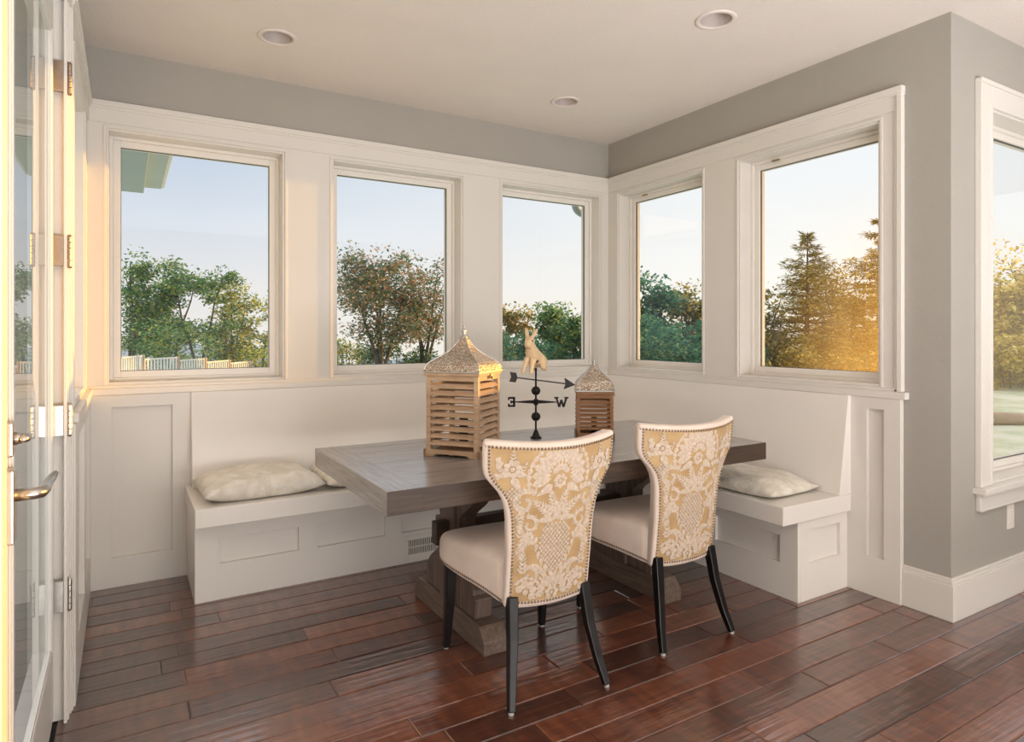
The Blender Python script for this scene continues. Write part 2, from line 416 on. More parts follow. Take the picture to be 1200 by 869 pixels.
mb = MB()
for a, b, c, d in wall_cells(-W-T, T, 0, H, bh): mb.box(a, b, 0, T, c, d)
struct(mb.build('wall_back', M['wall']), 'greige back wall of the nook with three square windows', 'wall')
mb = MB()
for a, b, c, d in wall_cells(-R, 0, 0, H, rh): mb.box(0, T, a, b, c, d)
struct(mb.build('wall_right', M['wall']), 'greige right wall of the nook with two windows', 'wall')
mb = MB()
for a, b, c, d in wall_cells(-6.2, 0, 0, H, lh): mb.box(-W-T, -W, a, b, c, d)
struct(mb.build('wall_left', M['wall']), 'greige left wall beside the glazed door', 'wall')
mb = MB()
for a, b, c, d in wall_cells(T, 2.45, 0, H, [OW]): mb.box(a, b, -R, -R+T, c, d)
struct(mb.build('wall_outer', M['wall']), 'greige wall of the main room with the tall window', 'wall')

FW = (-3.60, -2.72, 0.6, 2.36)      # opening in the far wall of the main room that lets the low sun in
mb = MB()
for a, b, c, d in wall_cells(-6.2, -R+T, 0, H, [FW]): mb.box(2.45, 2.45+T, a, b, c, d)
struct(mb.build('wall_far', M['wall']), 'greige far wall of the main room', 'wall')
mb = MB(); mb.box(-W-T, 2.45+T, -6.2-T, -6.2, 0, H)
struct(mb.build('wall_rear', M['wall']), 'greige rear wall of the main room', 'wall')
# ceiling with three round holes for the recessed lights
CANS = [(-2.549, -0.585), (-0.847, -1.809), (-0.823, -0.588)]
bm = bmesh.new()
def loop(pts):
    vs = [bm.verts.new(p) for p in pts]
    return [bm.edges.new((vs[i], vs[(i+1) % len(vs)])) for i in range(len(vs))]
edges = loop([(-W-T, -6.2, H), (2.45, -6.2, H), (2.45, -R+T, H), (T, -R+T, H), (T, T, H), (-W-T, T, H)])
for cx, cy in CANS:
    edges += loop([(cx+0.072*math.cos(2*PI*k/32), cy+0.072*math.sin(2*PI*k/32), H) for k in range(32)])
bmesh.ops.triangle_fill(bm, use_beauty=True, use_dissolve=False, edges=edges)
for f in bm.faces:
    if f.normal.z > 0: f.normal_flip()
me = bpy.data.meshes.new('ceiling'); bm.to_mesh(me); bm.free(); me.materials.append(M['ceiling'])
ceil = bpy.data.objects.new('ceiling', me); COL.objects.link(ceil); struct(ceil, 'textured off-white ceiling', 'ceiling')
LP = [(-W-T, -6.2), (2.45, -6.2), (2.45, -R+T), (T, -R+T), (T, T), (-W-T, T)]
mb = MB(); mb.prism(LP, 'z', H+0.12, H+0.2)
struct(mb.build('ceiling_deck', M['ceiling']), 'deck above the ceiling', 'ceiling')

# floor: separate bevelled planks in one floor mesh
mb = MB(); pw = 0.1225; y = 0.0 - 0.004; row = 0; r2 = random.Random(21)
while y > -6.2:
    x = -W - r2.uniform(0, 0.7)
    xe = T if y-pw > -R-0.02 else 2.45
    while x < xe:
        ln = r2.choice([0.45, 0.6, 0.75, 0.9, 1.05, 1.2])*r2.uniform(0.9, 1.1)
        a, b = max(x, -W-0.02), min(x+ln, xe)
        if b-a > 0.02:
            g = 0.0006; c = 0.0042; h = 0.0030
            x0, x1, y0, y1 = a+g, b-g, y-pw+g, y-g
            v = [(x0,y0,-h),(x1,y0,-h),(x1,y1,-h),(x0,y1,-h),(x0+c,y0+c,0),(x1-c,y0+c,0),(x1-c,y1-c,0),(x0+c,y1-c,0)]
            mb.add(v, [(4,5,6,7),(0,1,5,4),(1,2,6,5),(2,3,7,6),(3,0,4,7)])
        x += ln
    y -= pw; row += 1
struct(mb.build('floor', M['floor']), 'dark red-brown hand-scraped plank floor', 'floor')
mb = MB(); mb.prism(LP, 'z', -0.06, -0.0035)
struct(mb.build('floor_base', M['gap']), 'underlay below the planks', 'floor')
mb = MB(); mb.prism([(-W-T, T), (T, T), (T, -R+T), (1.0, -R+T), (1.0, 0.80), (-W-T, 0.80)], 'z', H+0.02, H+0.16)
struct(mb.build('roof_overhang', M['eave_white']), 'soffit of the roof overhang outside the nook', 'roof')

# ------------------------------------------------------------------ white boards, headers, caps, wainscot
def frame_panel(mb, u0, u1, z0, z1, panels, emit, t=0.014):
    """face frame of thickness t around recessed panels, emit(u0,u1,z0,z1,depth0,depth1)"""
    for a, b, c, d in wall_cells(u0, u1, z0, z1, panels): emit(a, b, c, d, 0, t)
eb = lambda mb, y0: (lambda a, b, c, d, p, q: mb.box(a, b, y0-p, y0-q, c, d))

# back wall board
mb = MB(); e = eb(mb, 0.0)
for a, b, c, d in wall_cells(-W, 0, ZS, ZT-0.01, bh): e(a, b, c, d, 0, 0.012)
e(-W, 0, OZ1+0.025, ZT, 0.0, 0.020)
e(-W, 0, ZT-0.028, ZT+0.001, 0.0, 0.034); e(-W, 0, ZT-0.040, ZT-0.027, 0.0, 0.027)
for a, b in BW:   # fine edge bead round each opening
    e(a-0.014, a-0.001, OZ0-0.002, OZ1+0.0012, 0.0, 0.018); e(b+0.001, b+0.014, OZ0-0.002, OZ1+0.0012, 0.0, 0.018); e(a-0.0145, b+0.0145, OZ1+0.001, OZ1+0.0145, 0.0, 0.0185)
struct(mb.build('trim_1', M['white'], bevel=0.002, weld=True), 'white board and header around the back windows', 'trim')
mb = MB(); e = eb(mb, 0.0); e(-W, 0, ZS-0.034, ZS, 0, 0.036); e(-W, 0, ZS-0.001, ZS+0.014, 0, 0.022)
struct(mb.build('trim_2', M['white'], bevel=0.003), 'white sill cap along the back wall', 'trim')
mb = MB(); e = eb(mb, 0.0)
e(-W, -2.831, 0.001, ZS-0.034, 0, 0.0085)
frame_panel(mb, -W, -2.83, 0, ZS-0.034, [(-3.247, -2.975, 0.150, 0.915)], lambda a, b, c, d, p, q: mb.box(a, b, -0.008, -0.030, c, d))
struct(mb.build('trim_3', M['white'], bevel=0.002, weld=True), 'white recessed-panel wainscot left of the bench', 'trim')

# right wall board
ex = lambda mb: (lambda a, b, c, d, p, q: mb.box(-p, -q, a, b, c, d))
mb = MB(); e = ex(mb)
for a, b, c, d in wall_cells(-2.200, -0.012, ZS, ZT-0.01, rh): e(a, b, c, d, 0, 0.012)
e(-2.199, -0.0205, OZ1+0.025, ZT, 0, 0.020)
e(-2.2075, -0.0345, ZT-0.028, ZT+0.001, 0, 0.034); e(-2.206, -0.0275, ZT-0.040, ZT-0.027, 0, 0.027)
e(-2.204, -2.180, ZS+0.001, ZT-0.001, 0, 0.030); e(-2.181, -2.165, ZS+0.0015, ZT-0.045, 0, 0.022)
for a, b in RW:
    e(a-0.014, a-0.001, OZ0-0.002, OZ1+0.0012, 0.0, 0.018); e(b+0.001, b+0.014, OZ0-0.002, OZ1+0.0012, 0.0, 0.018); e(a-0.0145, b+0.0145, OZ1+0.001, OZ1+0.0145, 0.0, 0.0185)
struct(mb.build('trim_4', M['white'], bevel=0.002, weld=True), 'white board and header around the right windows', 'trim')
mb = MB(); e = ex(mb); e(-2.225, -0.0365, ZS-0.034, ZS, 0, 0.036); e(-2.201, -0.0225, ZS-0.001, ZS+0.014, 0, 0.022)
struct(mb.build('trim_5', M['white'], bevel=0.003), 'white sill cap along the right wall', 'trim')
mb = MB(); e = ex(mb)
e(-2.199, -1.87, 0.001, ZS-0.034, 0, 0.0085)
frame_panel(mb, -2.2, -1.87, 0, ZS-0.034, [(-2.120, -2.038, 0.19, 0.92)], lambda a, b, c, d, p, q: mb.box(-0.008, -0.030, a, b, c, d))
struct(mb.build('trim_6', M['white'], bevel=0.002, weld=True), 'white narrow-panel wainscot right of the bench', 'trim')

# left wall board
el = lambda mb: (lambda a, b, c, d, p, q: mb.box(-W+p, -W+q, a, b, c, d))
mb = MB(); e = el(mb); lw = [(a, b, OZ0, OZ1) for a, b in LW]
for a, b, c, d in wall_cells(-1.2, -0.012, ZS, ZT-0.01, lw): e(a, b, c, d, 0, 0.012)
e(-1.199, -0.0205, OZ1+0.025, ZT, 0, 0.020); e(-1.2, -0.0345, ZT-0.028, ZT+0.001, 0, 0.034); e(-1.198, -0.0275, ZT-0.040, ZT-0.027, 0, 0.027)
for a, b in LW:
    e(a-0.014, a-0.001, OZ0-0.002, OZ1+0.0012, 0.0, 0.018); e(b+0.001, b+0.014, OZ0-0.002, OZ1+0.0012, 0.0, 0.018); e(a-0.0145, b+0.0145, OZ1+0.001, OZ1+0.0145, 0.0, 0.0185)
struct(mb.build('trim_7', M['white'], bevel=0.002, weld=True), 'white board and header on the left wall', 'trim')
mb = MB(); e = el(mb); e(-1.15, -0.0365, ZS-0.034, ZS, 0, 0.036)
struct(mb.build('trim_8', M['white'], bevel=0.003), 'white sill cap along the left wall', 'trim')
mb = MB(); e = el(mb)
e(-1.189, -0.031, 0.001, ZS-0.034, 0, 0.0065)
frame_panel(mb, -1.19, -0.0305, 0, ZS-0.034, [(-0.50, -0.10, 0.19, 0.915), (-1.03, -0.60, 0.19, 0.915)], lambda a, b, c, d, p, q: mb.box(-W+0.006, -W+0.028, a, b, c, d))
struct(mb.build('trim_9', M['white'], bevel=0.002, weld=True), 'white wainscot with recessed panels on the left wall', 'trim')
# door casings
mb = MB()
def casing(mb, y0, y1, z1):
    n = 5
    for i in range(n):
        a = y0+(y1-y0)*i/n; b = y0+(y1-y0)*(i+1)/n
        mb.box(-W, -W+[0.010, 0.014, 0.013, 0.018, 0.022][i], a, b, 0, z1)
casing(mb, -1.292, -1.195, 2.50)
mb.box(-W-0.10, -W+0.008, -1.262, -1.25, 0, 2.42)
struct(mb.build('trim_10', M['white'], bevel=0.002), 'white stepped casing at the hinge side of the door', 'trim')
mb = MB(); mb.box(-W, -W+0.02, -3.5, -1.195, 2.40, 2.50); mb.box(-W-0.10, -W, -3.42, -1.25, 2.405, 2.42)
struct(mb.build('trim_11', M['white'], bevel=0.002), 'white casing above the glazed doors', 'trim')

# baseboards at the outside corner
def baseboard(name, boxes, label):
    mb = MB()
    for b in boxes: mb.box(*b)
    return struct(mb.build(name, M['white'], bevel=0.003), label, 'baseboard')
baseboard('baseboard_right', [(-0.020, 0, -R-0.020, -2.2, 0, 0.165), (-0.014, 0, -R-0.014, -2.2, 0.165, 0.180), (-0.009, 0, -R-0.009, -2.2, 0.180, 0.192)], 'tall white baseboard on the corner end of the right wall')
baseboard('baseboard_outer', [(0.0002, 2.45, -R-0.0202, -R, 0, 0.165), (0.0002, 2.45, -R-0.0142, -R, 0.165, 0.180), (0.0002, 2.45, -R-0.0092, -R, 0.180, 0.192)], 'tall white baseboard below the tall window')
# ------------------------------------------------------------------ windows
def window(name, label, u0, u1, z0, z1, put, glass=None, latch=False):
    """put(mb,u0,u1,d0,d1,z0,z1): box with depth d measured outward from the wall face"""
    root = bpy.data.objects.new(name, None); COL.objects.link(root); struct(root, label, 'window')
    mb = MB(); j = 0.010
    put(mb, u0, u0+j, -0.010, T, z0, z1); put(mb, u1-j, u1, -0.010, T, z0, z1)
    put(mb, u0+j, u1-j, -0.010, T, z1-j, z1); put(mb, u0+j, u1-j, -0.010, T, z0, z0+j)
    mb.build('jamb_lining', M['white'], root, bevel=0.0015)
    mb = MB(); a, b, c, d = u0+j, u1-j, z0+j, z1-j
    def ring(mb, a, b, c, d, w, d0, d1):
        put(mb, a, a+w, d0, d1, c, d); put(mb, b-w, b, d0, d1, c, d)
        put(mb, a+w, b-w, d0, d1, c, c+w); put(mb, a+w, b-w, d0, d1, d-w, d)
    ring(mb, a, b, c, d, 0.018, 0.085, 0.16)
    ring(mb, a+0.018, b-0.018, c+0.018, d-0.018, 0.034, 0.098, 0.15)
    mb.build('window_frame', M['sash'], root, bevel=0.002)
    mb = MB(); ring(mb, a+0.050, b-0.050, c+0.050, d-0.050, 0.0045, 0.110, 0.122)
    mb.build('gasket', M['gasket'], root)
    mb = MB(); put(mb, a+0.05, b-0.05, 0.1152, 0.1158, c+0.05, d-0.05)
    # keep only one face: a single thin pane
    v = mb.v; 
    pane = MB()
    us = (a+0.05, b-0.05); zs = (c+0.05, d-0.05)
    q = MB(); put(q, us[0], us[1], 0.115, 0.115, zs[0], zs[1])
    vs = sorted(set(tuple(round(k, 5) for k in p) for p in q.v), key=lambda p: (p[2], p[0]+p[1]))
    pane.add([vs[0], vs[1], vs[3], vs[2]], [(0, 1, 2, 3)])
    pane.build('pane', glass or M['glass'], root)
    if latch:
        mb = MB(); uc = u1-0.19; put(mb, uc-0.024, uc+0.024, 0.076, 0.086, z1-0.036, z1-0.026)
        mb.build('latch', M['warm_metal'], root)
    return root
pb = lambda mb, a, b, d0, d1, c, d: mb.box(a, b, d0, d1, c, d)
pr = lambda mb, a, b, d0, d1, c, d: mb.box(d0, d1, a, b, c, d)
pl = lambda mb, a, b, d0, d1, c, d: mb.box(-W-d0, -W-d1, a, b, c, d)
po = lambda mb, a, b, d0, d1, c, d: mb.box(a, b, -R+d0, -R+d1, c, d)
window('window_1', 'leftmost square window of the back wall, looking onto the white fence', *BW[0], OZ0, OZ1, pb)
window('window_2', 'middle window of the back wall behind the large lantern', *BW[1], OZ0, OZ1, pb)
window('window_3', 'back wall window next to the corner, behind the rabbit', *BW[2], OZ0, OZ1, pb)
window('window_4', 'narrow looking right wall window next to the corner', *RW[0], OZ0, OZ1, pr, latch=True)
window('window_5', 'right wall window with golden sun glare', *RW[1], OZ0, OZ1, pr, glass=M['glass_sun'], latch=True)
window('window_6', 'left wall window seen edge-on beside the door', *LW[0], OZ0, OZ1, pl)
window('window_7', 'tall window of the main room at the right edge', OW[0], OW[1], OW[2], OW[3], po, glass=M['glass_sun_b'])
# casing, stool and apron of the tall window
mb = MB(); e = eb(mb, -R)
e(0.215, 0.34, 0.574, 2.48, 0, 0.022); e(0.2145, 0.235, 0.575, 2.461, 0.001, 0.030); e(0.322, 0.3395, 0.575, 2.374, 0.001, 0.026)
e(0.3402, 2.07, 2.36, 2.48, 0, 0.022); e(0.214, 2.071, 2.462, 2.481, 0.001, 0.032); e(0.3403, 2.069, 2.3605, 2.375, 0.001, 0.026); e(1.95, 2.07, 0.574, 2.36, 0, 0.022)
struct(mb.build('trim_12', M['white'], bevel=0.003), 'white casing around the tall window', 'trim')
mb = MB(); e = eb(mb, -R)
e(0.20, 2.09, 0.545, 0.574, -0.08, 0.055); e(0.220, 2.062, 0.530, 0.546, 0, 0.040); e(0.222, 2.06, 0.472, 0.531, 0, 0.022); e(0.2215, 2.0605, 0.461, 0.474, 0, 0.028)
struct(mb.build('trim_13', M['white'], bevel=0.004), 'white stool and apron below the tall window', 'trim')

# light switch
t = thing('wall_outlet', 'white rocker outlet plate below the tall window', 'outlet', (0.566, -R, 0.388))
mb = MB(); mb.box(-0.036, 0.036, -0.007, 0, -0.060, 0.060); mb.build('cover_plate', M['outlet'], t, bevel=0.003)
mb = MB(); mb.box(-0.017, 0.017, -0.011, -0.005, -0.034, 0.034); mb.build('rocker', M['outlet'], t, bevel=0.002)

# recessed lights
clabels = ['round recessed ceiling light above the left bench, nearest the leftmost window', 'round recessed ceiling light nearest the right wall corner of the main room', 'round recessed ceiling light nearest the far corner of the nook']
def make_can(loc, label):
    t = thing('recessed_light', label, 'ceiling light', (loc[0], loc[1], H), 0, 'recessed ceiling lights')
    mb = MB(); mb.lathe([(0.094, -0.001), (0.094, -0.004), (0.088, -0.007), (0.074, -0.007), (0.070, -0.003), (0.070, 0.0), (0.094, -0.0005)], n=40, caps=False)
    mb.build('trim_ring', M['can'], t, smooth=True)
    mb = MB(); mb.lathe([(0.070, -0.003), (0.062, 0.03), (0.054, 0.062)], n=40, caps=False); mb.build('baffle', M['baffle'], t, smooth=True)
    mb = MB(); mb.lathe([(0.0005, 0.050), (0.03, 0.052), (0.055, 0.060), (0.055, 0.068), (0.0005, 0.068)], n=32, caps=False); mb.build('lens', M['lens'], t, smooth=True)
for c, l in zip(CANS, clabels): make_can(c, l)

# ------------------------------------------------------------------ glazed door
DX = -W-0.030      # room face of the door
door = bpy.data.objects.new('door_1', None); COL.objects.link(door); struct(door, 'white glazed door on the left wall with nickel lever', 'door'); 
DY0, DY1 = -2.312, -1.264
GY0, GY1, GZ0, GZ1 = -2.190, -1.385, 0.29, 2.25
mb = MB(); d0, d1 = DX-0.045, DX
mb.box(d0, d1, DY0, GY0, 0.012, 2.40); mb.box(d0, d1, GY1, DY1, 0.012, 2.40); mb.box(d0, d1, GY0, GY1, 0.012, GZ0); mb.box(d0, d1, GY0, GY1, GZ1, 2.40)
mb.build('door_slab', M['white'], door, bevel=0.002)
mb = MB()
for w0, w1, p in [(0.0, 0.012, 0.004), (0.012, 0.030, 0.007), (0.030, 0.042, 0.004)]:
    a, b, c, d = GY0-0.042+w0, GY1+0.042-w0, GZ0-0.042+w0, GZ1+0.042-w0; w = w1-w0
    mb.box(DX, DX+p, a, a+w, c, d); mb.box(DX, DX+p, b-w, b, c, d); mb.box(DX, DX+p, a+w, b-w, c, c+w); mb.box(DX, DX+p, a+w, b-w, d-w, d)
mb.build('glazing_bead', M['white'], door, bevel=0.0015)
mb = MB(); mb.add([(DX-0.003, GY0, GZ0), (DX-0.003, GY1, GZ0), (DX-0.003, GY1, GZ1), (DX-0.003, GY0, GZ1)], [(0, 1, 2, 3)])
mb.build('pane', M['glass_door'], door)
for i, z in enumerate([2.14, 1.565, 1.005, 0.425]):
    mb = MB(); y = -1.285
    for k in range(5):
        mb.tube([(-W+0.016, y, z-0.05+0.02*k+0.0008), (-W+0.016, y, z-0.05+0.02*(k+1)-0.0008)], 0.0075, 12)
    mb.tube([(-W+0.016, y, z-0.056), (-W+0.016, y, z-0.05)], [0.004, 0.0085], 10); mb.tube([(-W+0.016, y, z+0.05), (-W+0.016, y, z+0.056)], [0.0085, 0.004], 10)
    mb.box(DX, DX+0.030, y-0.018, y, z-0.05, z+0.05)
    mb.build('hinge', M['warm_metal' if i < 2 else 'nickel'], door, bevel=0.001)  # upper two hinges: the gold of the sun is put into their metal colour
HY = -2.250
mb = MB(); mb.box(DX, DX+0.014, HY-0.026, HY+0.022, 0.87, 1.02); pl_ = mb.build('handle_plate', M['nickel'], door, bevel=0.004)
mb = MB(); z = 0.965
mb.tube([(DX+0.010, HY, z), (DX+0.046, HY, z), (DX+0.056, HY+0.006, z), (DX+0.060, HY+0.030, z+0.001), (DX+0.060, HY+0.075, z+0.004), (DX+0.066, HY+0.105, z+0.010), (DX+0.072, HY+0.118, z+0.018)], [0.013, 0.012, 0.012, 0.011, 0.010, 0.009, 0.006], 14)
mb.build('lever', M['nickel'], door, smooth=True)
mb = MB(); mb.box(DX, DX+0.012, HY-0.022, HY+0.022, 1.045, 1.115); dp = mb.build('deadbolt_plate', M['nickel'], door, bevel=0.004)
mb = MB(); mb.tube([(DX+0.01, HY, 1.08), (DX+0.026, HY, 1.08)], [0.014, 0.010], 14); mb.tube([(DX+0.026, HY-0.015, 1.078), (DX+0.03, HY+0.0, 1.08), (DX+0.036, HY+0.022, 1.083)], [0.006, 0.010, 0.004], 10)
mb.build('thumb_turn', M['nickel'], door, smooth=True)
door2 = bpy.data.objects.new('door_2', None); COL.objects.link(door2); struct(door2, 'sunlit edge of the second glazed door leaf at the left border', 'door')
mb = MB(); mb.box(d0, d1, -2.45, -2.318, 0.012, 2.40); mb.box(d0, d1, -3.40, -3.25, 0.012, 2.40); mb.box(d0, d1, -3.25, -2.45, 0.012, 0.29); mb.box(d0, d1, -3.25, -2.45, 2.25, 2.40)
mb.box(d1, d1+0.012, -2.41, -2.345, 0.012, 2.40)
mb.build('door_slab', M['white'], door2, bevel=0.003)
mb = MB(); mb.add([(DX-0.02, -3.25, 0.29), (DX-0.02, -2.45, 0.29), (DX-0.02, -2.45, 2.25), (DX-0.02, -3.25, 2.25)], [(0, 1, 2, 3)]); mb.build('pane', M['glass_door'], door2)

# ------------------------------------------------------------------ L-shaped banquette
bench = thing('banquette_bench', 'white built-in L-shaped bench with panelled base and tall slanted back', 'bench', (0, 0, 0))
g = 0.0
bx0 = -2.905; by1 = -1.935
mb = MB()
Lp = [(bx0, -0.03), (bx0, -0.446), (-0.407, -0.446), (-0.407, by1+0.018), (-0.03, by1+0.018), (-0.03, -0.03)]
mb.prism(Lp, 'z', 0.0, 0.392)
# face frames
fr = lambda a, b, c, d: mb.box(a, b, -0.446, -0.466, c, d)
for a, b, c, d in wall_cells(bx0, -0.427, 0, 0.392, [(-2.793, -2.422, 0.174, 0.296), (-2.327, -1.956, 0.174, 0.296), (-1.861, -1.490, 0.174, 0.296), (-1.395, -1.024, 0.174, 0.296), (-0.93, -0.56, 0.174, 0.296)]): fr(a, b, c, d)
for a, b, c, d in wall_cells(by1, -0.466, 0, 0.392, [(-1.835+0.0, -1.43, 0.168, 0.30), (-1.335, -0.93, 0.168, 0.30)]): mb.box(-0.407, -0.427, a, b, c, d)
for a, b, c, d in wall_cells(-0.407, -0.028, 0, 0.392, [(-0.338, -0.090, 0.175, 0.338)]): mb.box(a, b, by1+0.018, by1, c, d)
mb.box(bx0+0.0006, -2.803, -0.4659, -0.4690, 0.0006, 0.3914)
mb.build('base', M['bench_white'], bench, bevel=0.0015, weld=True)
mb = MB()
Ls = [(bx0-0.010, -0.03), (bx0-0.010, -0.600), (-0.562, -0.600), (-0.562, -1.955), (-0.025, -1.955), (-0.025, -0.03)]
mb.prism(Ls, 'z', 0.392, 0.480)
mb.build('seat_top', M['bench_white'], bench, bevel=0.004)
# slanted backs with end edges
mb = MB()
zb, zt_ = 0.480, ZS-0.034
mb.prism([(-0.028, zb), (-0.125, zb), (-0.048, zt_), (-0.028, zt_)], 'x', bx0+0.018, -0.030)
mb.build('backrest', M['bench_white'], bench, bevel=0.003)
mb = MB()
mb.prism([(-0.028, zb), (-0.125, zb), (-0.048, zt_), (-0.028, zt_)], 'y', -1.955, -0.030)
mb.build('backrest', M['bench_white'], bench, bevel=0.003)

# vent grille in the bench base
t = thing('air_vent', 'white slotted air vent grille low in the left bench base', 'vent', (-1.735, -0.466, 0.087))
mb = MB(); 
for a, b, c, d in wall_cells(-0.112, 0.112, -0.066, 0.066, [(-0.088, 0.088, -0.040, 0.040)]): mb.box(a, b, -0.006, 0, c, d)
mb.build('vent_frame', M['outlet'], t, bevel=0.002)
mb = MB(); mb.box(-0.088, 0.088, -0.001, 0, -0.040, 0.040); mb.build('vent_shade_sheet', M['dark'], t)  # thin dark sheet painted in for the shade behind the louvres
mb = MB()
for k in range(15):
    x = -0.088+0.176*(k+0.5)/15; mb.box(x-0.0028, x+0.0028, -0.005, -0.001, -0.040, 0.040)
mb.box(-0.088, 0.088, -0.0055, -0.001, -0.003, 0.003); mb.build('vent_louvre', M['outlet'], t)

# ------------------------------------------------------------------ cushions
def cushion(name, label, loc, rotz, lx, ly, h, seed, tilt=(0, 0), group=None):
    rr = random.Random(seed); n = 30
    ph = [(rr.uniform(0, 6.28), rr.uniform(9, 26), rr.uniform(0, 6.28), rr.uniform(0.3, 1)) for _ in range(7)]
    def prof(u, v):
        e = (max(0, 1-abs(u)**3.2)**0.55)*(max(0, 1-abs(v)**3.2)**0.55)
        return e
    mb = MB(); vs = []; 
    for side in (1, -1):
        for i in range(n+1):
            for j in range(n+1):
                u = -1+2*i/n; v = -1+2*j/n
                e = prof(u, v)
                pin = 1-0.05*(u*u*(1-v*v))-0.0
                pin2 = 1-0.05*(v*v*(1-u*u))
                x = u*lx/2*pin2; y = v*ly/2*pin
                w = 0
                for (a, f, b, s) in ph:
                    w += s*math.sin(f*(x*math.cos(a)+y*math.sin(a))*2.2+b+2.0*math.sin(7*(x-y)+b))
                w *= 0.0038*(0.3+min(1, 1.6*(abs(u)**2+abs(v)**2)))*min(1, e*3)
                if side > 0: z = h*0.34+h*0.66*e+w
                else: z = h*0.34-h*0.34*min(1, e*1.5)
                vs.append((x, y, z))
    m1 = n+1; fs = []
    for s0, off in ((0, 0), (1, m1*m1)):
        for i in range(n):
            for j in range(n):
                q = (off+i*m1+j, off+(i+1)*m1+j, off+(i+1)*m1+j+1, off+i*m1+j+1)
                fs.append(q if s0 == 0 else q[::-1])
    mb.add(vs, fs)
    o = mb.build(name, M['linen'], smooth=True)
    bm = bmesh.new(); bm.from_mesh(o.data); bmesh.ops.remove_doubles(bm, verts=bm.verts, dist=0.0008); bmesh.ops.recalc_face_normals(bm, faces=bm.faces); bm.to_mesh(o.data); bm.free()
    for p in o.data.polygons: p.use_smooth = True
    o.location = loc; o.rotation_euler = (tilt[0], tilt[1], rotz)
    tag(o, label, 'cushion', group)
    return o
cushion('bench_cushion', 'plump ivory cushion at the left end of the bench', (-2.595, -0.335, 0.4815), 0.04, 0.57, 0.46, 0.115, 3, group='ivory bench cushions')
cushion('bench_cushion', 'ivory cushion half hidden under the table corner, right of the plump one', (-2.015, -0.345, 0.4815), 0.0, 0.56, 0.44, 0.10, 8, group='ivory bench cushions')
cushion('bench_cushion', 'flat ivory cushion on the right bench beside the wainscot', (-0.335, -1.605, 0.4815), 0.04, 0.40, 0.52, 0.085, 12, group='ivory bench cushions')

# ------------------------------------------------------------------ trestle table
TX0, TX1, TY0, TY1, TZ = -2.412, -0.424, -1.752, -0.765, 0.745
table = thing('trestle_table', 'weathered grey-brown trestle table with thick top', 'table', (-1.418, -1.26, 0))
tx, ty = -1.418, -1.26
mb = MB(); th = 0.085; bw = 0.115
x0, x1, y0, y1 = TX0-tx, TX1-tx, TY0-ty, TY1-ty
mb.box(x0, x0+bw, y0, y1, TZ-th, TZ, 1); mb.box(x1-bw, x1, y0, y1, TZ-th, TZ, 1)
mb.box(x0+bw, x1-bw, y0, y0+bw*0.8, TZ-th, TZ, 0); mb.box(x0+bw, x1-bw, y1-bw*0.8, y1, TZ-th, TZ, 0)
ny = 6; ya, yb = y0+bw*0.8, y1-bw*0.8
for k in range(ny): mb.box(x0+bw, x1-bw, ya+(yb-ya)*k/ny, ya+(yb-ya)*(k+1)/ny, TZ-th+0.002, TZ-0.0005, 0)
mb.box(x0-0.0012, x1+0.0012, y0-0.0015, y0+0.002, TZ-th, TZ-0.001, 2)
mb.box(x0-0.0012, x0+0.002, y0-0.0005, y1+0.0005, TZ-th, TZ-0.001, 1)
mb.build('tabletop', [M['table_x'], M['table_y'], M['table_front']], table, bevel=0.0025)
for k, (px, pz) in enumerate([(-2.06, 0.700), (-1.35, 0.705), (-0.98, 0.700)]): pass
def ogee(ya, yb, za, zb, n=8):
    """smooth s-curve from (ya,za) to (yb,zb)"""
    return [(ya+(yb-ya)*(0.5-0.5*math.cos(PI*i/n)), za+(zb-za)*i/n) for i in range(n+1)]
for sx in (-0.487, 0.487):
    half = [(0.250, 0.105), (0.255, 0.185)] + ogee(0.235, 0.105, 0.20, 0.335) + [(0.100, 0.365), (0.150, 0.375), (0.150, 0.445), (0.100, 0.455)] + ogee(0.105, 0.235, 0.475, 0.60) + [(0.25, 0.61), (0.25, 0.625)]
    poly = [(y, z) for y, z in half] + [(-y, z) for y, z in reversed(half)]
    mb = MB(); mb.prism(poly, 'x', sx-0.040, sx+0.040)
    mb.box(sx-0.052, sx+0.052, -0.075, 0.075, 0.105, 0.625)
    mb.build('trestle_post', M['trestle'], table, bevel=0.004)
    f = [(-0.36, 0), (0.36, 0), (0.36, 0.055), (0.315, 0.105), (-0.315, 0.105), (-0.36, 0.055)]
    mb = MB(); mb.prism(f, 'x', sx-0.056, sx+0.056); mb.build('trestle_foot', M['trestle_y'], table, bevel=0.004)
    mb = MB(); mb.box(sx-0.05, sx+0.05, -0.36, 0.36, 0.622, TZ-th+0.001); mb.build('trestle_cap', M['trestle_y'], table, bevel=0.004)
mb = MB(); mb.box(-0.60, 0.60, -0.028, 0.028, 0.36, 0.46); mb.build('stretcher', M['table_front'], table, bevel=0.004)

# ------------------------------------------------------------------ chairs
def hw(z):
    pts = [(0.30, 0.178), (0.40, 0.179), (0.55, 0.181), (0.62, 0.186), (0.66, 0.192), (0.70, 0.205), (0.73, 0.222), (0.755, 0.243), (0.775, 0.260), (0.795, 0.270), (0.82, 0.274), (0.95, 0.278)]
    if z <= pts[0][0]: return pts[0][1]
    for (a, p), (b, q) in zip(pts, pts[1:]):
        if z <= b:
            t = (z-a)/(b-a); return p+(q-p)*t
    return pts[-1][1]
ZB, ZTOP = 0.305, 0.914
def rear(x, z, off=0.0):
    yc = -0.215-(z-0.36)*0.135-0.06*max(0, z-0.6)
    k = 0.55+0.55*max(0, min(1, (z-0.5)/0.4))
    return Vector((x, yc+k*x*x-off, z))
def topz(x): return ZTOP + 0.012*(x/0.28)**2
def botz(x): return ZB + 0.012*(x/0.18)**2

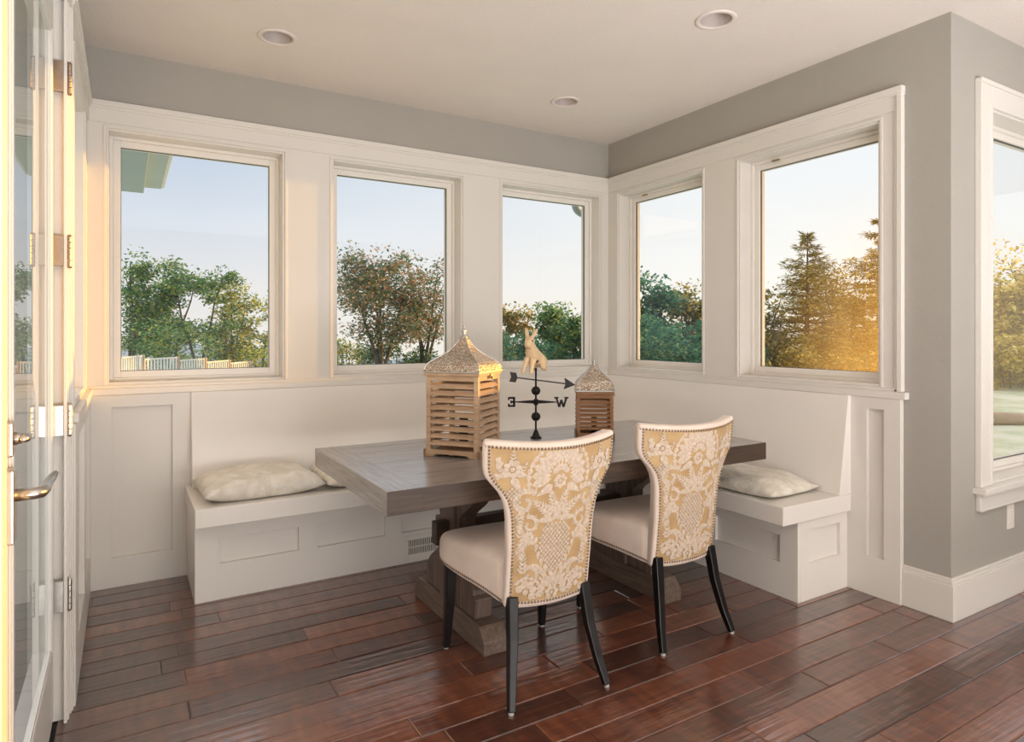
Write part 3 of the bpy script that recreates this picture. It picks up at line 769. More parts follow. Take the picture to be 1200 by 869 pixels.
def chair_parts(t):
    # backrest shell
    nz, nx = 40, 16; TH = 0.062
    mb = MB(); vs = []
    for side in (0, 1):
        for i in range(nz+1):
            for j in range(nx+1):
                u = -1+2*j/nx
                z = ZB+(ZTOP-ZB)*i/nz; h = hw(z); x = u*h
                w = i/nz
                zz = z + (1-w)*0.012*u*u + w*0.014*u*u
                p = rear(x, zz)
                if side:
                    p = p + Vector((-x*0.10, TH-0.01*w, 0))
                vs.append(p)
    m1 = nx+1; o = m1*(nz+1); fs = []
    for i in range(nz):
        for j in range(nx):
            a = i*m1+j
            fs.append((a, a+1, a+m1+1, a+m1)); fs.append((o+a+m1, o+a+m1+1, o+a+1, o+a))
    for i in range(nz):
        a = i*m1; fs.append((a, a+m1, o+a+m1, o+a)); b = a+nx; fs.append((b+m1, b, o+b, o+b+m1))
    for j in range(nx):
        fs.append((j+1, j, o+j, o+j+1)); a = nz*m1+j; fs.append((a, a+1, o+a+1, o+a))
    mb.add(vs, fs)
    mb.build('backrest', M['velvet'], t, smooth=True, bevel=0.016, seg=4, angle=50)
    # seat
    def outline(s):
        pts = []
        ctrl = [(0.172, -0.185), (0.177, -0.13), (0.190, -0.06), (0.217, 0.04), (0.243, 0.13), (0.255, 0.20), (0.256, 0.245), (0.247, 0.268), (0.22, 0.281), (0.15, 0.288), (0.06, 0.291)]
        full = ctrl+[(-x, y) for x, y in reversed(ctrl)]
        return [(x*s, (y-0.02)*s+0.02) for x, y in full]
    rings = [(0.93, 0.345), (0.985, 0.347), (1.0, 0.357), (1.004, 0.38), (1.004, 0.43), (0.995, 0.452), (0.97, 0.468), (0.92, 0.479), (0.8, 0.488), (0.6, 0.493), (0.35, 0.495), (0.1, 0.496)]
    low = lambda y: -0.030+0.104*(y+0.20)   # the foot of the seat rises towards the front
    mb = MB(); vs = []; n = len(outline(1))
    for s, z in rings:
        vs += [(x, y, z+0.012*max(0, y-0.1)*(1 if z > 0.44 else 0)+low(y)*max(0, min(1, (0.45-z)/0.09))) for x, y in outline(s)]
    fs = []
    for i in range(len(rings)-1):
        for k in range(n): fs.append((i*n+k, i*n+(k+1) % n, (i+1)*n+(k+1) % n, (i+1)*n+k))
    fs.append(tuple(range(n-1, -1, -1))); fs.append(tuple(range((len(rings)-1)*n, len(rings)*n)))
    mb.add(vs, fs); mb.build('seat', M['velvet'], t, smooth=True, subsurf=1)
    # gold damask panel on the rear face
    ins = 0.026
    mb = MB(); vs = []; nz2 = 46; nx2 = 18
    z0, z1 = ZB+0.028, ZTOP-0.026
    for i in range(nz2+1):
        for j in range(nx2+1):
            u = -1+2*j/nx2; z = z0+(z1-z0)*i/nz2; x = u*(hw(z)-ins); w = i/nz2
            vs.append(rear(x, z+((1-w)*0.010+w*0.014)*u*u, 0.0012))
    m2 = nx2+1
    mb.add(vs, [(i*m2+j, i*m2+j+1, (i+1)*m2+j+1, (i+1)*m2+j) for i in range(nz2) for j in range(nx2)], 0)
    inside = lambda x, z: z0+0.002 < z < z1-0.001+0.014*(x/0.27)**2 and abs(x) < hw(z)-ins-0.003
    cnt = [0]
    def poly2(pts, offb=0.0022):
        pts = [(x, min(z, z1-0.004+0.014*(x/0.27)**2)) for x, z in pts]   # the pattern runs on under the top edge
        if not all(inside(x, z) for x, z in pts): return
        cnt[0] += 1; off = offb+0.0000004*cnt[0]*10
        cx = sum(p[0] for p in pts)/len(pts); cz = sum(p[1] for p in pts)/len(pts)
        v = [rear(x, z, off) for x, z in pts]+[rear(x*1, z, 0.0011) for x, z in pts]+[rear(cx, cz, off+0.0012)]
        n = len(pts); c = 2*n
        mb.add(v, [(c, k, (k+1) % n) for k in range(n)]+[(k, (k+1) % n, n+(k+1) % n, n+k) for k in range(n)], 1)
    def petal(cx, cz, ang, ln, wd, n=7, r0=0.0, tip=0.55):
        ca, sa = math.cos(ang), math.sin(ang); pts = []
        for s in (1, -1):
            rg = range(n+1) if s > 0 else range(n-1, 0, -1)
            for i in rg:
                q = i/n; w = s*wd/2*(math.sin(PI*q**tip)**0.8 if 0 < q < 1 else 0.02)
                l = r0+ln*q
                pts.append((cx+ca*l-sa*w, cz+sa*l+ca*w))
        poly2(pts)
    def strip(path, w0, w1):
        # tapered band as separate quads so that curved bands stay convex
        m = len(path)
        for i in range(m-1):
            (xa, za), (xb, zb_) = path[i], path[i+1]
            d = math.hypot(xb-xa, zb_-za) or 1e-6; nx_, nz_ = -(zb_-za)/d, (xb-xa)/d
            wa = w0+(w1-w0)*i/(m-1); wb = w0+(w1-w0)*(i+1)/(m-1)
            poly2([(xa+nx_*wa/2, za+nz_*wa/2), (xb+nx_*wb/2, zb_+nz_*wb/2), (xb-nx_*wb/2, zb_-nz_*wb/2), (xa-nx_*wa/2, za-nz_*wa/2)])
    def scroll(cx, cz, r, a0, turns, s, w=0.013, n=26):
        path = []
        for i in range(n+1):
            q = i/n; rr = r*(1-0.80*q); a = a0+s*turns*2*PI*q
            path.append((cx+rr*math.cos(a), cz+rr*math.sin(a)))
        strip(path, w, w*0.7)
        for i in range(0, int(n*0.62), 3):
            q = i/n; rr = r*(1-0.80*q); a = a0+s*turns*2*PI*q
            petal(cx, cz, a+s*0.25, r*0.34*(1-0.5*q), r*0.20, n=5, r0=rr*1.10)
    def rosette(cx, cz, r, n, a0=0.0, wf=1.0):
        for k in range(n): petal(cx, cz, a0+2*PI*k/n, r*0.68, 2*PI*r*0.62/n*wf, n=6, r0=r*0.30, tip=0.8)
        pts = [(cx+r*0.24*math.cos(2*PI*k/8), cz+r*0.24*math.sin(2*PI*k/8)) for k in range(8)]; poly2(pts)
    def fan(cx, cz, r0, r1, n, a0, a1, wf=0.8):
        for k in range(n):
            a = a0+(a1-a0)*(k+0.5)/n
            petal(cx, cz, a, r1-r0, (a1-a0)/n*r1*wf, n=6, r0=r0, tip=1.25)
    def lattice(cx, zlo, zhi, wfun, st=0.0125):
        k = 0; z = zlo
        while z < zhi:
            x = -0.15+(st/2 if k % 2 else 0)
            while x < 0.15:
                if abs(x) < wfun((z-zlo)/(zhi-zlo)):
                    d = st*0.40; poly2([(cx+x-d, z), (cx+x, z-d*1.15), (cx+x+d, z), (cx+x, z+d*1.15)])
                x += st
            z += st*0.5*1.15; k += 1
    def leafspray(cx, cz, ang, ln, s=1.0, n=6):
        ca, sa = math.cos(ang), math.sin(ang)
        for k in range(n):
            q = (k+0.6)/n; l = ln*q; w = ln*0.42*(1-q*0.55)
            petal(cx+ca*l, cz+sa*l, ang+0.75, w, w*0.42, n=5); petal(cx+ca*l, cz+sa*l, ang-0.75, w, w*0.42, n=5)
        petal(cx+ca*ln*0.85, cz+sa*ln*0.85, ang, ln*0.35, ln*0.16, n=5)
    def motif(cx, zc):
        # shell fan, flower, acanthus, scrolls, pineapple lattice, lower scrolls
        fan(cx, zc-0.004, 0.038, 0.112, 13, -0.45, PI+0.45, 1.0)
        fan(cx, zc-0.008, 0.110, 0.130, 21, -0.50, PI+0.50, 1.0)
        fan(cx, zc+0.002, 0.010, 0.036, 5, 0.1, PI-0.1, 1.2)
        rosette(cx, zc-0.028, 0.030, 7, 0.3, 1.2)
        for s in (1, -1):
            petal(cx+s*0.030, zc-0.040, -s*0.55 if s > 0 else PI+0.55, 0.070, 0.030)
            leafspray(cx+s*0.006, zc-0.150, PI/2-s*0.30, 0.085, n=6); leafspray(cx+s*0.014, zc-0.152, PI/2-s*0.95, 0.090, n=6)
            petal(cx+s*0.004, zc-0.170, PI/2-s*0.12, 0.050, 0.022); petal(cx+s*0.014, zc-0.165, -s*0.05 if s > 0 else PI+0.05, 0.075, 0.024)
            petal(cx+s*0.006, zc-0.152, -PI/2+s*0.55, 0.034, 0.018)
            scroll(cx+s*0.128, zc-0.098, 0.047, PI/2+s*0.9, 1.15, -s, 0.019)
            scroll(cx+s*0.105, zc-0.182, 0.034, PI/2-s*0.4, 1.0, s, 0.016)
            strip([(cx+s*(0.165-0.085*q), zc-0.130-0.120*q-0.03*math.sin(PI*q)) for q in [i/9 for i in range(10)]], 0.020, 0.012)
            leafspray(cx+s*0.085, zc-0.205, -PI/2+s*0.75, 0.095); leafspray(cx+s*0.135, zc-0.215, -PI/2-s*0.05, 0.085)
            leafspray(cx+s*0.150, zc-0.100, -PI/2-s*0.15, 0.08)
            scroll(cx+s*0.095, zc-0.375, 0.040, PI*0.5-s*0.6, 1.1, s, 0.016)
            strip([(cx+s*(0.008+0.090*q), zc-0.420+0.088*math.sin(q*PI*0.60)) for q in [i/9 for i in range(10)]], 0.018, 0.014)
            strip([(cx+s*(0.006+0.050*q), zc-0.415+0.035*q) for q in [i/5 for i in range(6)]], 0.016, 0.010)
            for k in range(6):
                q = k/5; petal(cx+s*(0.075-0.062*q*q), zc-0.225-0.135*q, -PI/2+s*(0.2-0.5*q), 0.034, 0.016)
        lattice(cx, zc-0.375, zc-0.185, lambda q: 0.010+0.052*math.sin(PI*min(1, q*0.72+0.03)), 0.0165)
    motif(0.0, 0.800)
    for s in (1, -1):
        # half-drop neighbours showing at the sides
        cx = s*0.180
        leafspray(cx, 0.838, PI/2, 0.052, n=4); rosette(cx, 0.825, 0.036, 8, 0.2, 1.2); leafspray(cx-s*0.022, 0.800, PI/2+s*0.5, 0.05, n=4); leafspray(cx+s*0.025, 0.800, PI/2-s*0.5, 0.05, n=4)
        for q in (1, -1): petal(cx, 0.795, -PI/2+q*0.6, 0.06, 0.028); petal(cx+q*0.008, 0.812, -PI/2+q*1.3, 0.05, 0.024)
        lattice(cx-s*0.008, 0.655, 0.765, lambda q: 0.030*math.sin(PI*min(1, 0.1+q*0.8)), 0.0145)
        rosette(s*0.240, 0.845, 0.032, 8, 0.1, 1.2); rosette(s*0.240, 0.795, 0.022, 7, 0.1, 1.2)
        rosette(s*0.105, 0.372, 0.048, 8, 0.2, 1.25); fan(s*0.105, 0.368, 0.046, 0.064, 11, -0.3, PI+0.3, 1.0)
        leafspray(s*0.122, 0.435, PI/2, 0.075, n=5); leafspray(s*0.140, 0.52, PI/2, 0.08, n=5); leafspray(s*0.062, 0.335, PI/2-s*0.3, 0.05, n=4)
    fan(0, 0.360, 0.030, 0.066, 9, -0.2, PI+0.2, 1.05); rosette(0, 0.357, 0.030, 7, 0.2, 1.2); petal(0.03, 0.345, -0.5, 0.04, 0.022); petal(-0.03, 0.345, PI+0.5, 0.04, 0.022)
    mb.build('back_panel', [M['gold'], M['damask']], t)
    # nailhead trim: rear outline and the foot of the seat
    mb = MB()
    def dome(p, nrm, r=0.0052):
        nrm = nrm.normalized(); a = nrm.orthogonal().normalized(); b = nrm.cross(a)
        v = [p+(a*math.cos(k*PI/3)+b*math.sin(k*PI/3))*r for k in range(6)]+[p+(a*math.cos(k*PI/3)+b*math.sin(k*PI/3))*r*0.6+nrm*r*0.55 for k in range(6)]+[p+nrm*r*0.75]
        mb.add(v, [(k, (k+1) % 6, 6+(k+1) % 6, 6+k) for k in range(6)]+[(6+k, 6+(k+1) % 6, 12) for k in range(6)])
    path = []
    ni = 0.021
    for i in range(201):
        z = ZB+0.024+(ZTOP-0.022-ZB-0.024)*i/200; path.append((-(hw(z)-ni), z+0.012))
    xt = hw(ZTOP)-ni
    for i in range(101): x = -xt+2*xt*i/100; path.append((x, ZTOP-0.022+0.014*(x/xt)**2))
    for i in range(201):
        z = ZTOP-0.022-(ZTOP-0.022-ZB-0.024)*i/200; path.append((hw(z)-ni, z+0.012))
    xb = hw(ZB)-ni
    for i in range(61): x = xb-2*xb*i/60; path.append((x, ZB+0.022+0.012*(x/xb)**2))
    def walk(path, f, sp):
        acc = 0
        for a, b in zip(path, path[1:]):
            d = math.dist(a, b); 
            if d == 0: continue
            s = sp-acc
            while s <= d:
                q = s/d; f(tuple(a[k]+(b[k]-a[k])*q for k in range(len(a)))); s += sp
            acc = (acc+d) % sp
    walk(path, lambda p: dome(rear(p[0], p[1], 0.0016), Vector((0, -1, 0))), 0.0125)
    mb.build('nailhead_trim', M['nail'], t, smooth=True)['label'] = 'nailhead trim round the backrest'
    mb = MB()
    ol = [(x, y) for x, y in outline(1.005) if True]
    def side(p):
        x, y = p; 
        if y < -0.165: return
        d = Vector((x, y-0.02 if y > 0.24 else 0.0, 0)); 
        dome(Vector((x, y, 0.363+low(y)*0.95)), d if d.length > 0 else Vector((0, 1, 0)))
    walk(ol+[ol[0]], side, 0.0125)
    mb.build('nailhead_trim', M['nail'], t, smooth=True)['label'] = 'nailhead trim along the foot of the seat'
    # legs
    def leg(path, rad):
        mb = MB(); mb.tube(path, [r*1.414 for r in rad], 4, sq=True)
        o = mb.build('leg', M['leg'], t, bevel=0.004)
        e_ = MB(); p = path[0]; e_.lathe([(0.010, 0.0), (0.010, 0.010)], (p[0], p[1], 0), 12); e_.build('glide', M['glide'], o)
    for s in (1, -1):
        leg([(s*0.225, 0.250, 0.006), (s*0.222, 0.240, 0.10), (s*0.220, 0.226, 0.22), (s*0.218, 0.222, 0.375)], [0.013, 0.016, 0.019, 0.022])
        leg([(s*0.196, -0.285, 0.006), (s*0.178, -0.252, 0.10), (s*0.160, -0.222, 0.22), (s*0.150, -0.198, 0.36)], [0.0125, 0.015, 0.0172, 0.019])

ch1 = thing('dining_chair', 'cream damask dining chair nearest the camera, left of the pair', 'chair', (-1.850, -1.735, 0), math.radians(-4), 'damask dining chairs')
chair_parts(ch1)
dup(ch1, (-1.130, -1.690, 0), math.radians(-1.5), 'cream damask dining chair farther right, nearer the right bench', 'damask dining chairs')

# ------------------------------------------------------------------ lanterns
def lantern(name, label, loc, rotz, hwid, hbox, roofprof, wmat, nsl, group):
    t = thing(name, label, 'lantern', loc, rotz, group); w = hwid; p = w*0.17
    zf = 0.030; zt = hbox-0.020
    mb = MB()
    for a, b in ((1, 1), (1, -1), (-1, 1), (-1, -1)):
        mb.box(a*w, a*(w-p), b*w, b*(w-p), zf*0.5, zt+0.004)
    mb.box(-w, w, -w, w, zt-0.026, zt, 0) if False else None
    for s in (1, -1):
        mb.box(-w+p, w-p, s*w, s*(w-p*0.7), zt-0.022, zt); mb.box(s*w, s*(w-p*0.7), -w+p, w-p, zt-0.022, zt)
    mb.build('post_frame', wmat, t, bevel=0.0015)
    # base with cut-out feet
    mb = MB(); b = w*1.07
    prof = [(-b, 0), (-b*0.66, 0), (-b*0.58, 0.010), (-0.012, 0.012), (0, 0.008), (0.012, 0.012), (b*0.58, 0.010), (b*0.66, 0), (b, 0), (b, zf), (-b, zf)]
    for s in (1, -1):
        mb.prism(prof, 'y', s*b, s*(b-0.012)); mb.prism(prof, 'x', s*b, s*(b-0.012))
    mb.box(-b+0.012, b-0.012, -b+0.012, b-0.012, zf-0.012, zf-0.002)
    mb.build('base', wmat, t, bevel=0.001)
    for s, ax in ((1, 0), (-1, 0), (1, 1), (-1, 1)):
        for k in range(nsl):
            z = zf+0.014+(zt-0.022-zf-0.022)*(k+0.5)/nsl; hh = (zt-zf)/nsl*0.30
            mb = MB()
            c = w-p*0.45; pr_ = [(c+0.009, z-hh), (c+0.012, z-hh+0.003), (c-0.006, z+hh), (c-0.010, z+hh-0.003)]
            pr2 = [(s*y, zz) for y, zz in pr_]
            if ax == 0: mb.prism([(y, zz) for y, zz in pr2], 'x', -w+p*0.9, w-p*0.9)
            else: mb.prism([(y, zz) for y, zz in pr2], 'y', -w+p*0.9, w-p*0.9)
            mb.build('slat', wmat, t)
    mb = MB(); b2 = w*1.06
    mb.box(-b2, b2, -b2, b2, zt, hbox-0.006); mb.build('top_plate', wmat, t, bevel=0.0015)
    mb = MB(); b3 = w*1.09; mb.box(-b3, b3, -b3, b3, hbox-0.006, hbox); mb.build('roof_edge', M['zinc'], t, bevel=0.001)
    mb = MB(); n = len(roofprof); vs = []; m_ = 7
    for (r_, z) in roofprof:
        for (ax_, ay_, bx_, by_) in ((-1, -1, 1, -1), (1, -1, 1, 1), (1, 1, -1, 1), (-1, 1, -1, -1)):
            for q in range(m_):
                f = q/m_; x = ax_+(bx_-ax_)*f; y = ay_+(by_-ay_)*f
                bl = 1.0 + 0.04*math.sin(PI*f)
                vs.append((x*r_*bl, y*r_*bl, hbox+z))
    k = 4*m_
    mb.add(vs, [(i*k+j, i*k+(j+1) % k, (i+1)*k+(j+1) % k, (i+1)*k+j) for i in range(n-1) for j in range(k)]+[tuple(range((n-1)*k, n*k))])
    mb.build('roof', M['filigree'], t)
    mb = MB()
    for a, b in ((1, 1), (1, -1), (-1, 1), (-1, -1)):
        mb.tube([(a*r_, b*r_, hbox+z) for r_, z in roofprof], 0.0026, 6)
    mb.build('roof_rib', M['zinc'], t, smooth=True)
    zt2 = hbox+roofprof[-1][1]
    s = w/0.13
    mb = MB(); mb.lathe([(0.014*s, -0.006), (0.017*s, 0.004), (0.010*s, 0.012), (0.008*s, 0.016), (0.0125*s, 0.024*s), (0.013*s, 0.030*s), (0.008*s, 0.040*s), (0.004*s, 0.044*s), (0.006*s, 0.050*s), (0.001, 0.056*s)], (0, 0, zt2), 14)
    f_ = mb.build('finial', M['zinc'], t, smooth=True)
    mb = MB(); ring = [(0.024*s*math.cos(a)+0.012*s, 0.0, zt2-0.018*s+0.024*s*math.sin(a)) for a in [2*PI*i/20 for i in range(21)]]
    mb.tube(ring, 0.0018, 6); mb.build('ring_handle', M['zinc'], f_, smooth=True)
    # clasp
    mb = MB(); mb.box(w*1.06, w*1.06+0.006, -0.012, 0.012, hbox-0.034, hbox-0.012); mb.tube([(w*1.06+0.006, 0, hbox-0.030), (w*1.06+0.012, 0, hbox-0.030)], 0.007, 10); mb.build('clasp', M['warm_metal'], t, bevel=0.001)
    # candle plate inside
    mb = MB(); mb.tube([(0, 0, zf-0.002), (0, 0, zf+hbox*0.35)], w*0.16, 14); mb.build('hook_rod', M['dark'], t, smooth=True)
    return t
prof1 = [(0.134, 0.0), (0.133, 0.010), (0.127, 0.028), (0.115, 0.042), (0.096, 0.056), (0.075, 0.070), (0.056, 0.086), (0.040, 0.104), (0.028, 0.122), (0.019, 0.140), (0.013, 0.152)]
lantern('wooden_lantern', 'large slatted wooden lantern with silver bell roof, left on the table', (-1.852, -1.222, TZ), math.radians(-51.5), 0.127, 0.378, prof1, M['lantern'], 9, 'wooden lanterns')
prof2 = [(0.096, 0.0), (0.097, 0.010), (0.094, 0.026), (0.084, 0.046), (0.068, 0.064), (0.050, 0.080), (0.035, 0.094), (0.024, 0.108), (0.016, 0.120), (0.011, 0.128)]
lantern('wooden_lantern', 'small brown slatted lantern behind the chairs, right of the weathervane', (-1.047, -1.157, TZ), math.radians(-34), 0.093, 0.250, prof2, M['lantern_dark'], 7, 'wooden lanterns')

# ------------------------------------------------------------------ weathervane with rabbit
VA = math.radians(-33)
vane = thing('weathervane', 'black iron weathervane ornament topped by a leaping rabbit', 'ornament', (-1.345, -1.049, TZ), VA)
mb = MB(); mb.lathe([(0.030, 0), (0.030, 0.004), (0.020, 0.012), (0.011, 0.036), (0.009, 0.042)], n=20); mb.build('base', M['black'], vane, smooth=True)
mb = MB(); mb.tube([(0, 0, 0.036), (0, 0, 0.365)], 0.0052, 10); mb.build('pole', M['black'], vane, smooth=True)
for z in (0.112, 0.247):
    mb = MB(); mb.ball((0, 0, z), 0.024, 20); mb.lathe([(0.0245, z-0.002), (0.0255, z), (0.0245, z+0.002)], n=20); mb.build('ball', M['black'], vane, smooth=True)
mb = MB(); mb.lathe([(0.010, 0.172), (0.012, 0.178), (0.012, 0.198), (0.010, 0.204)], n=14); mb.build('hub', M['black'], vane)
zc = 0.188
def letter(boxes): 
    mb = MB()
    for b in boxes: mb.prism(b, 'y', -0.002, 0.002)
    return mb
for s, nm in ((-1, 'E'), (1, 'W'), (0, 'N'), (0, 'S')):
    mb = MB()
    if nm in 'EW':
        mb.prism([(s*0.008, zc-0.009), (s*0.008, zc+0.010), (s*0.020, zc+0.010), (s*0.108, zc+0.0025), (s*0.108, zc-0.0025), (s*0.020, zc-0.008)], 'y', -0.002, 0.002)
        a = mb.build('arm', M['black'], vane)
    else:
        q = 1 if nm == 'N' else -1
        mb.prism([(q*0.008, zc-0.009), (q*0.008, zc+0.010), (q*0.108, zc+0.0025), (q*0.108, zc-0.0025)], 'x', -0.002, 0.002); a = mb.build('arm', M['black'], vane)
    mb = MB()
    def bar(p, q, w, vert=False):
        (xa, za), (xb, zb2) = p, q; d = math.hypot(xb-xa, zb2-za); nx_, nz_ = -(zb2-za)/d*w/2, (xb-xa)/d*w/2
        mb.prism([(xa+nx_, za+nz_), (xb+nx_, zb2+nz_), (xb-nx_, zb2-nz_), (xa-nx_, za-nz_)], 'y', -0.0025, 0.0025)
    if nm == 'E':   # cut-out letter seen from behind: spine towards the hub
        X = -0.108; h = 0.025
        bar((X-0.006, zc-h), (X-0.006, zc+h), 0.012); 
        for zz in (zc+h-0.004, zc, zc-h+0.004): bar((X-0.002, zz), (X-0.036 if zz != zc else X-0.024, zz), 0.010)
        bar((X-0.034, zc+h), (X-0.034, zc+h-0.016), 0.008); bar((X-0.034, zc-h), (X-0.034, zc-h+0.016), 0.008); bar((X-0.022, zc-0.009), (X-0.022, zc+0.009), 0.006)
    elif nm == 'W':
        X = 0.106; h = 0.025
        pts = [(X, zc+h), (X+0.016, zc-h), (X+0.027, zc+0.012), (X+0.038, zc-h), (X+0.054, zc+h)]
        for p, q in zip(pts, pts[1:]): bar(p, q, 0.011)
        bar((X-0.010, zc+h-0.002), (X+0.012, zc+h-0.002), 0.008); bar((X+0.042, zc+h-0.002), (X+0.064, zc+h-0.002), 0.008)
    else:
        q = 1 if nm == 'N' else -1; Y0 = 0.106; h = 0.025
        def bar2(p, r, w):
            (ya_, za), (yb_, zb2) = p, r; d = math.hypot(yb_-ya_, zb2-za); ny_, nz_ = -(zb2-za)/d*w/2, (yb_-ya_)/d*w/2
            mb.prism([(q*(ya_+ny_), za+nz_), (q*(yb_+ny_), zb2+nz_), (q*(yb_-ny_), zb2-nz_), (q*(ya_-ny_), za-nz_)], 'x', -0.0025, 0.0025)
        if nm == 'N':
            for p, r in (((Y0, zc-h), (Y0, zc+h)), ((Y0, zc+h), (Y0+0.036, zc-h)), ((Y0+0.036, zc-h), (Y0+0.036, zc+h))): bar2(p, r, 0.010)
        else:
            S_ = [(Y0+0.034, zc+0.016), (Y0+0.026, zc+0.024), (Y0+0.010, zc+0.024), (Y0+0.002, zc+0.013), (Y0+0.010, zc+0.002), (Y0+0.026, zc-0.002), (Y0+0.034, zc-0.013), (Y0+0.026, zc-0.024), (Y0+0.010, zc-0.024), (Y0+0.002, zc-0.016)]
            for p, r in zip(S_, S_[1:]): bar2(p, r, 0.010)
    mb.build('letter', M['black'], a)
# arrow, turned a little towards the camera
Ma = Matrix.Translation((0, 0, 0.303)) @ Matrix.Rotation(math.radians(-25), 4, 'Z') @ Matrix.Rotation(math.radians(4.5), 4, 'Y')
mb = MB(); mb.tube([(-0.135, 0, 0), (0.185, 0, 0)], 0.0036, 8)
mb.prism([(0.160, -0.030), (0.222, 0.0), (0.160, 0.030), (0.168, 0.0)], 'y', -0.002, 0.002)
mb.prism([(-0.155, 0.026), (-0.118, 0.026), (-0.108, 0.0), (-0.118, -0.026), (-0.155, -0.026), (-0.145, 0.0)], 'y', -0.002, 0.002)
mb.xf(Ma); mb.build('arrow', M['grey_iron'], vane)
# the rabbit body: one skinned surface
def skinned(name, joints, edges, mat, parent, loc, rotz, root=0, sub=2):
    me = bpy.data.meshes.new(name); me.from_pydata([j[:3] for j in joints], edges, [])
    o = bpy.data.objects.new(name, me); COL.objects.link(o); me.materials.append(mat)
    sk = o.modifiers.new('skin', 'SKIN'); sk.use_smooth_shade = True
    sd = o.modifiers.new('sub', 'SUBSURF'); sd.levels = sub; sd.render_levels = sub
    lay = me.skin_vertices[0].data if me.skin_vertices else None
    if lay is None:
        bm = bmesh.new(); bm.from_mesh(me); bm.verts.layers.skin.verify(); bm.to_mesh(me); bm.free(); lay = me.skin_vertices[0].data
    for i, j in enumerate(joints):
        lay[i].radius = (j[3], j[4] if len(j) > 4 else j[3]); lay[i].use_root = (i == root)
    o.parent = parent; o.location = loc; o.rotation_euler = (0, 0, rotz)
    return o
# local: rabbit faces -y (towards the camera), leaping, fore legs hanging to the left
J = [(0.004, 0.040, 0.045, 0.040), (0.002, 0.000, 0.068, 0.034), (-0.006, -0.034, 0.098, 0.027), (-0.010, -0.052, 0.128, 0.020),   # 0-3 pelvis, back, chest, neck
     (-0.012, -0.066, 0.156, 0.026), (-0.014, -0.090, 0.136, 0.017), (-0.014, -0.101, 0.126, 0.010),                                   # 4-6 head, muzzle, nose
     (-0.022, -0.060, 0.176, 0.008), (-0.028, -0.050, 0.200, 0.010), (-0.030, -0.046, 0.222, 0.004),                                    # 7-9 left ear
     (0.000, -0.058, 0.176, 0.008), (0.012, -0.048, 0.200, 0.010), (0.021, -0.044, 0.218, 0.004),                                       # 10-12 right ear
     (-0.026, -0.040, 0.070, 0.016), (-0.036, -0.056, 0.026, 0.0105), (-0.042, -0.066, -0.016, 0.0085),                                 # 13-15 fore leg
     (0.000, -0.044, 0.066, 0.016), (0.000, -0.060, 0.024, 0.0105), (-0.004, -0.068, -0.016, 0.0085),                                  # 16-18 fore leg
     (0.028, 0.030, 0.036, 0.027), (0.036, 0.004, 0.012, 0.013), (0.038, 0.045, 0.004, 0.009), (0.040, 0.075, 0.016, 0.007),            # 19-22 hind leg
     (-0.022, 0.030, 0.040, 0.024), (-0.012, 0.004, 0.012, 0.013), (-0.010, 0.045, 0.004, 0.009), (-0.012, 0.075, 0.014, 0.007),        # 23-26 hind leg
     (0.004, 0.082, 0.062, 0.016)]                                                                                                    # 27 tail
E_ = [(0, 1), (1, 2), (2, 3), (3, 4), (4, 5), (5, 6), (4, 7), (7, 8), (8, 9), (4, 10), (10, 11), (11, 12), (2, 13), (13, 14), (14, 15), (2, 16), (16, 17), (17, 18), (0, 19), (19, 20), (20, 21), (21, 22), (0, 23), (23, 24), (24, 25), (25, 26), (0, 27)]
rb = skinned('rabbit', J, E_, M['rabbit'], vane, (-0.004, 0, 0.352), math.radians(-13)); rb.scale = (1.14, 1.14, 1.0)
for s in (-1, 1):
    mb = MB(); mb.ball((-0.013+s*0.0185, -0.076, 0.157), 0.0042, 10); mb.build('eye', M['dark'], rb, smooth=True)

# ------------------------------------------------------------------ outside
def ground_z(x, y):
    d = max(0.0, y-5.0) if x < 3 else max(0.0, y-9.0-0.15*(x-3))
    z = -0.40-0.025*d*(1 if d < 18 else 1)
    d2 = max(0, d-18)
    return z-0.14*d2 if d2 < 60 else z-0.14*60
mb = MB(); xs = [-60+3*i for i in range(41)]; ys = [-30+3*i for i in range(41)]
vs = [(x, y, ground_z(x, y)-0.0) for x in xs for y in ys]; n = len(ys)
mb.add(vs, [(i*n+j, (i+1)*n+j, (i+1)*n+j+1, i*n+j+1) for i in range(len(xs)-1) for j in range(n-1)])
struct(mb.build('ground', M['grass'], smooth=True), 'lawn sloping away behind the house', 'ground')
def ridge(name, pts, zs, label):
    mb = MB(); vs = []
    for (x, y), z in zip(pts, zs): vs += [(x, y, -14), (x, y, z)]
    mb.add(vs, [(2*i, 2*i+2, 2*i+3, 2*i+1) for i in range(len(pts)-1)])
    return struct(mb.build(name, M['hill']), label, 'hills')
r3 = random.Random(5); rp = []; rz = []
for i in range(60):
    a = math.radians(-20+i*3.0); d = 150; rp.append((d*math.cos(a)-3, d*math.sin(a)-4)); rz.append(-3.0+2.2*math.sin(i*0.37)+1.2*math.sin(i*0.9+1))
ridge('hills', rp, rz, 'hazy blue hills beyond the trees')

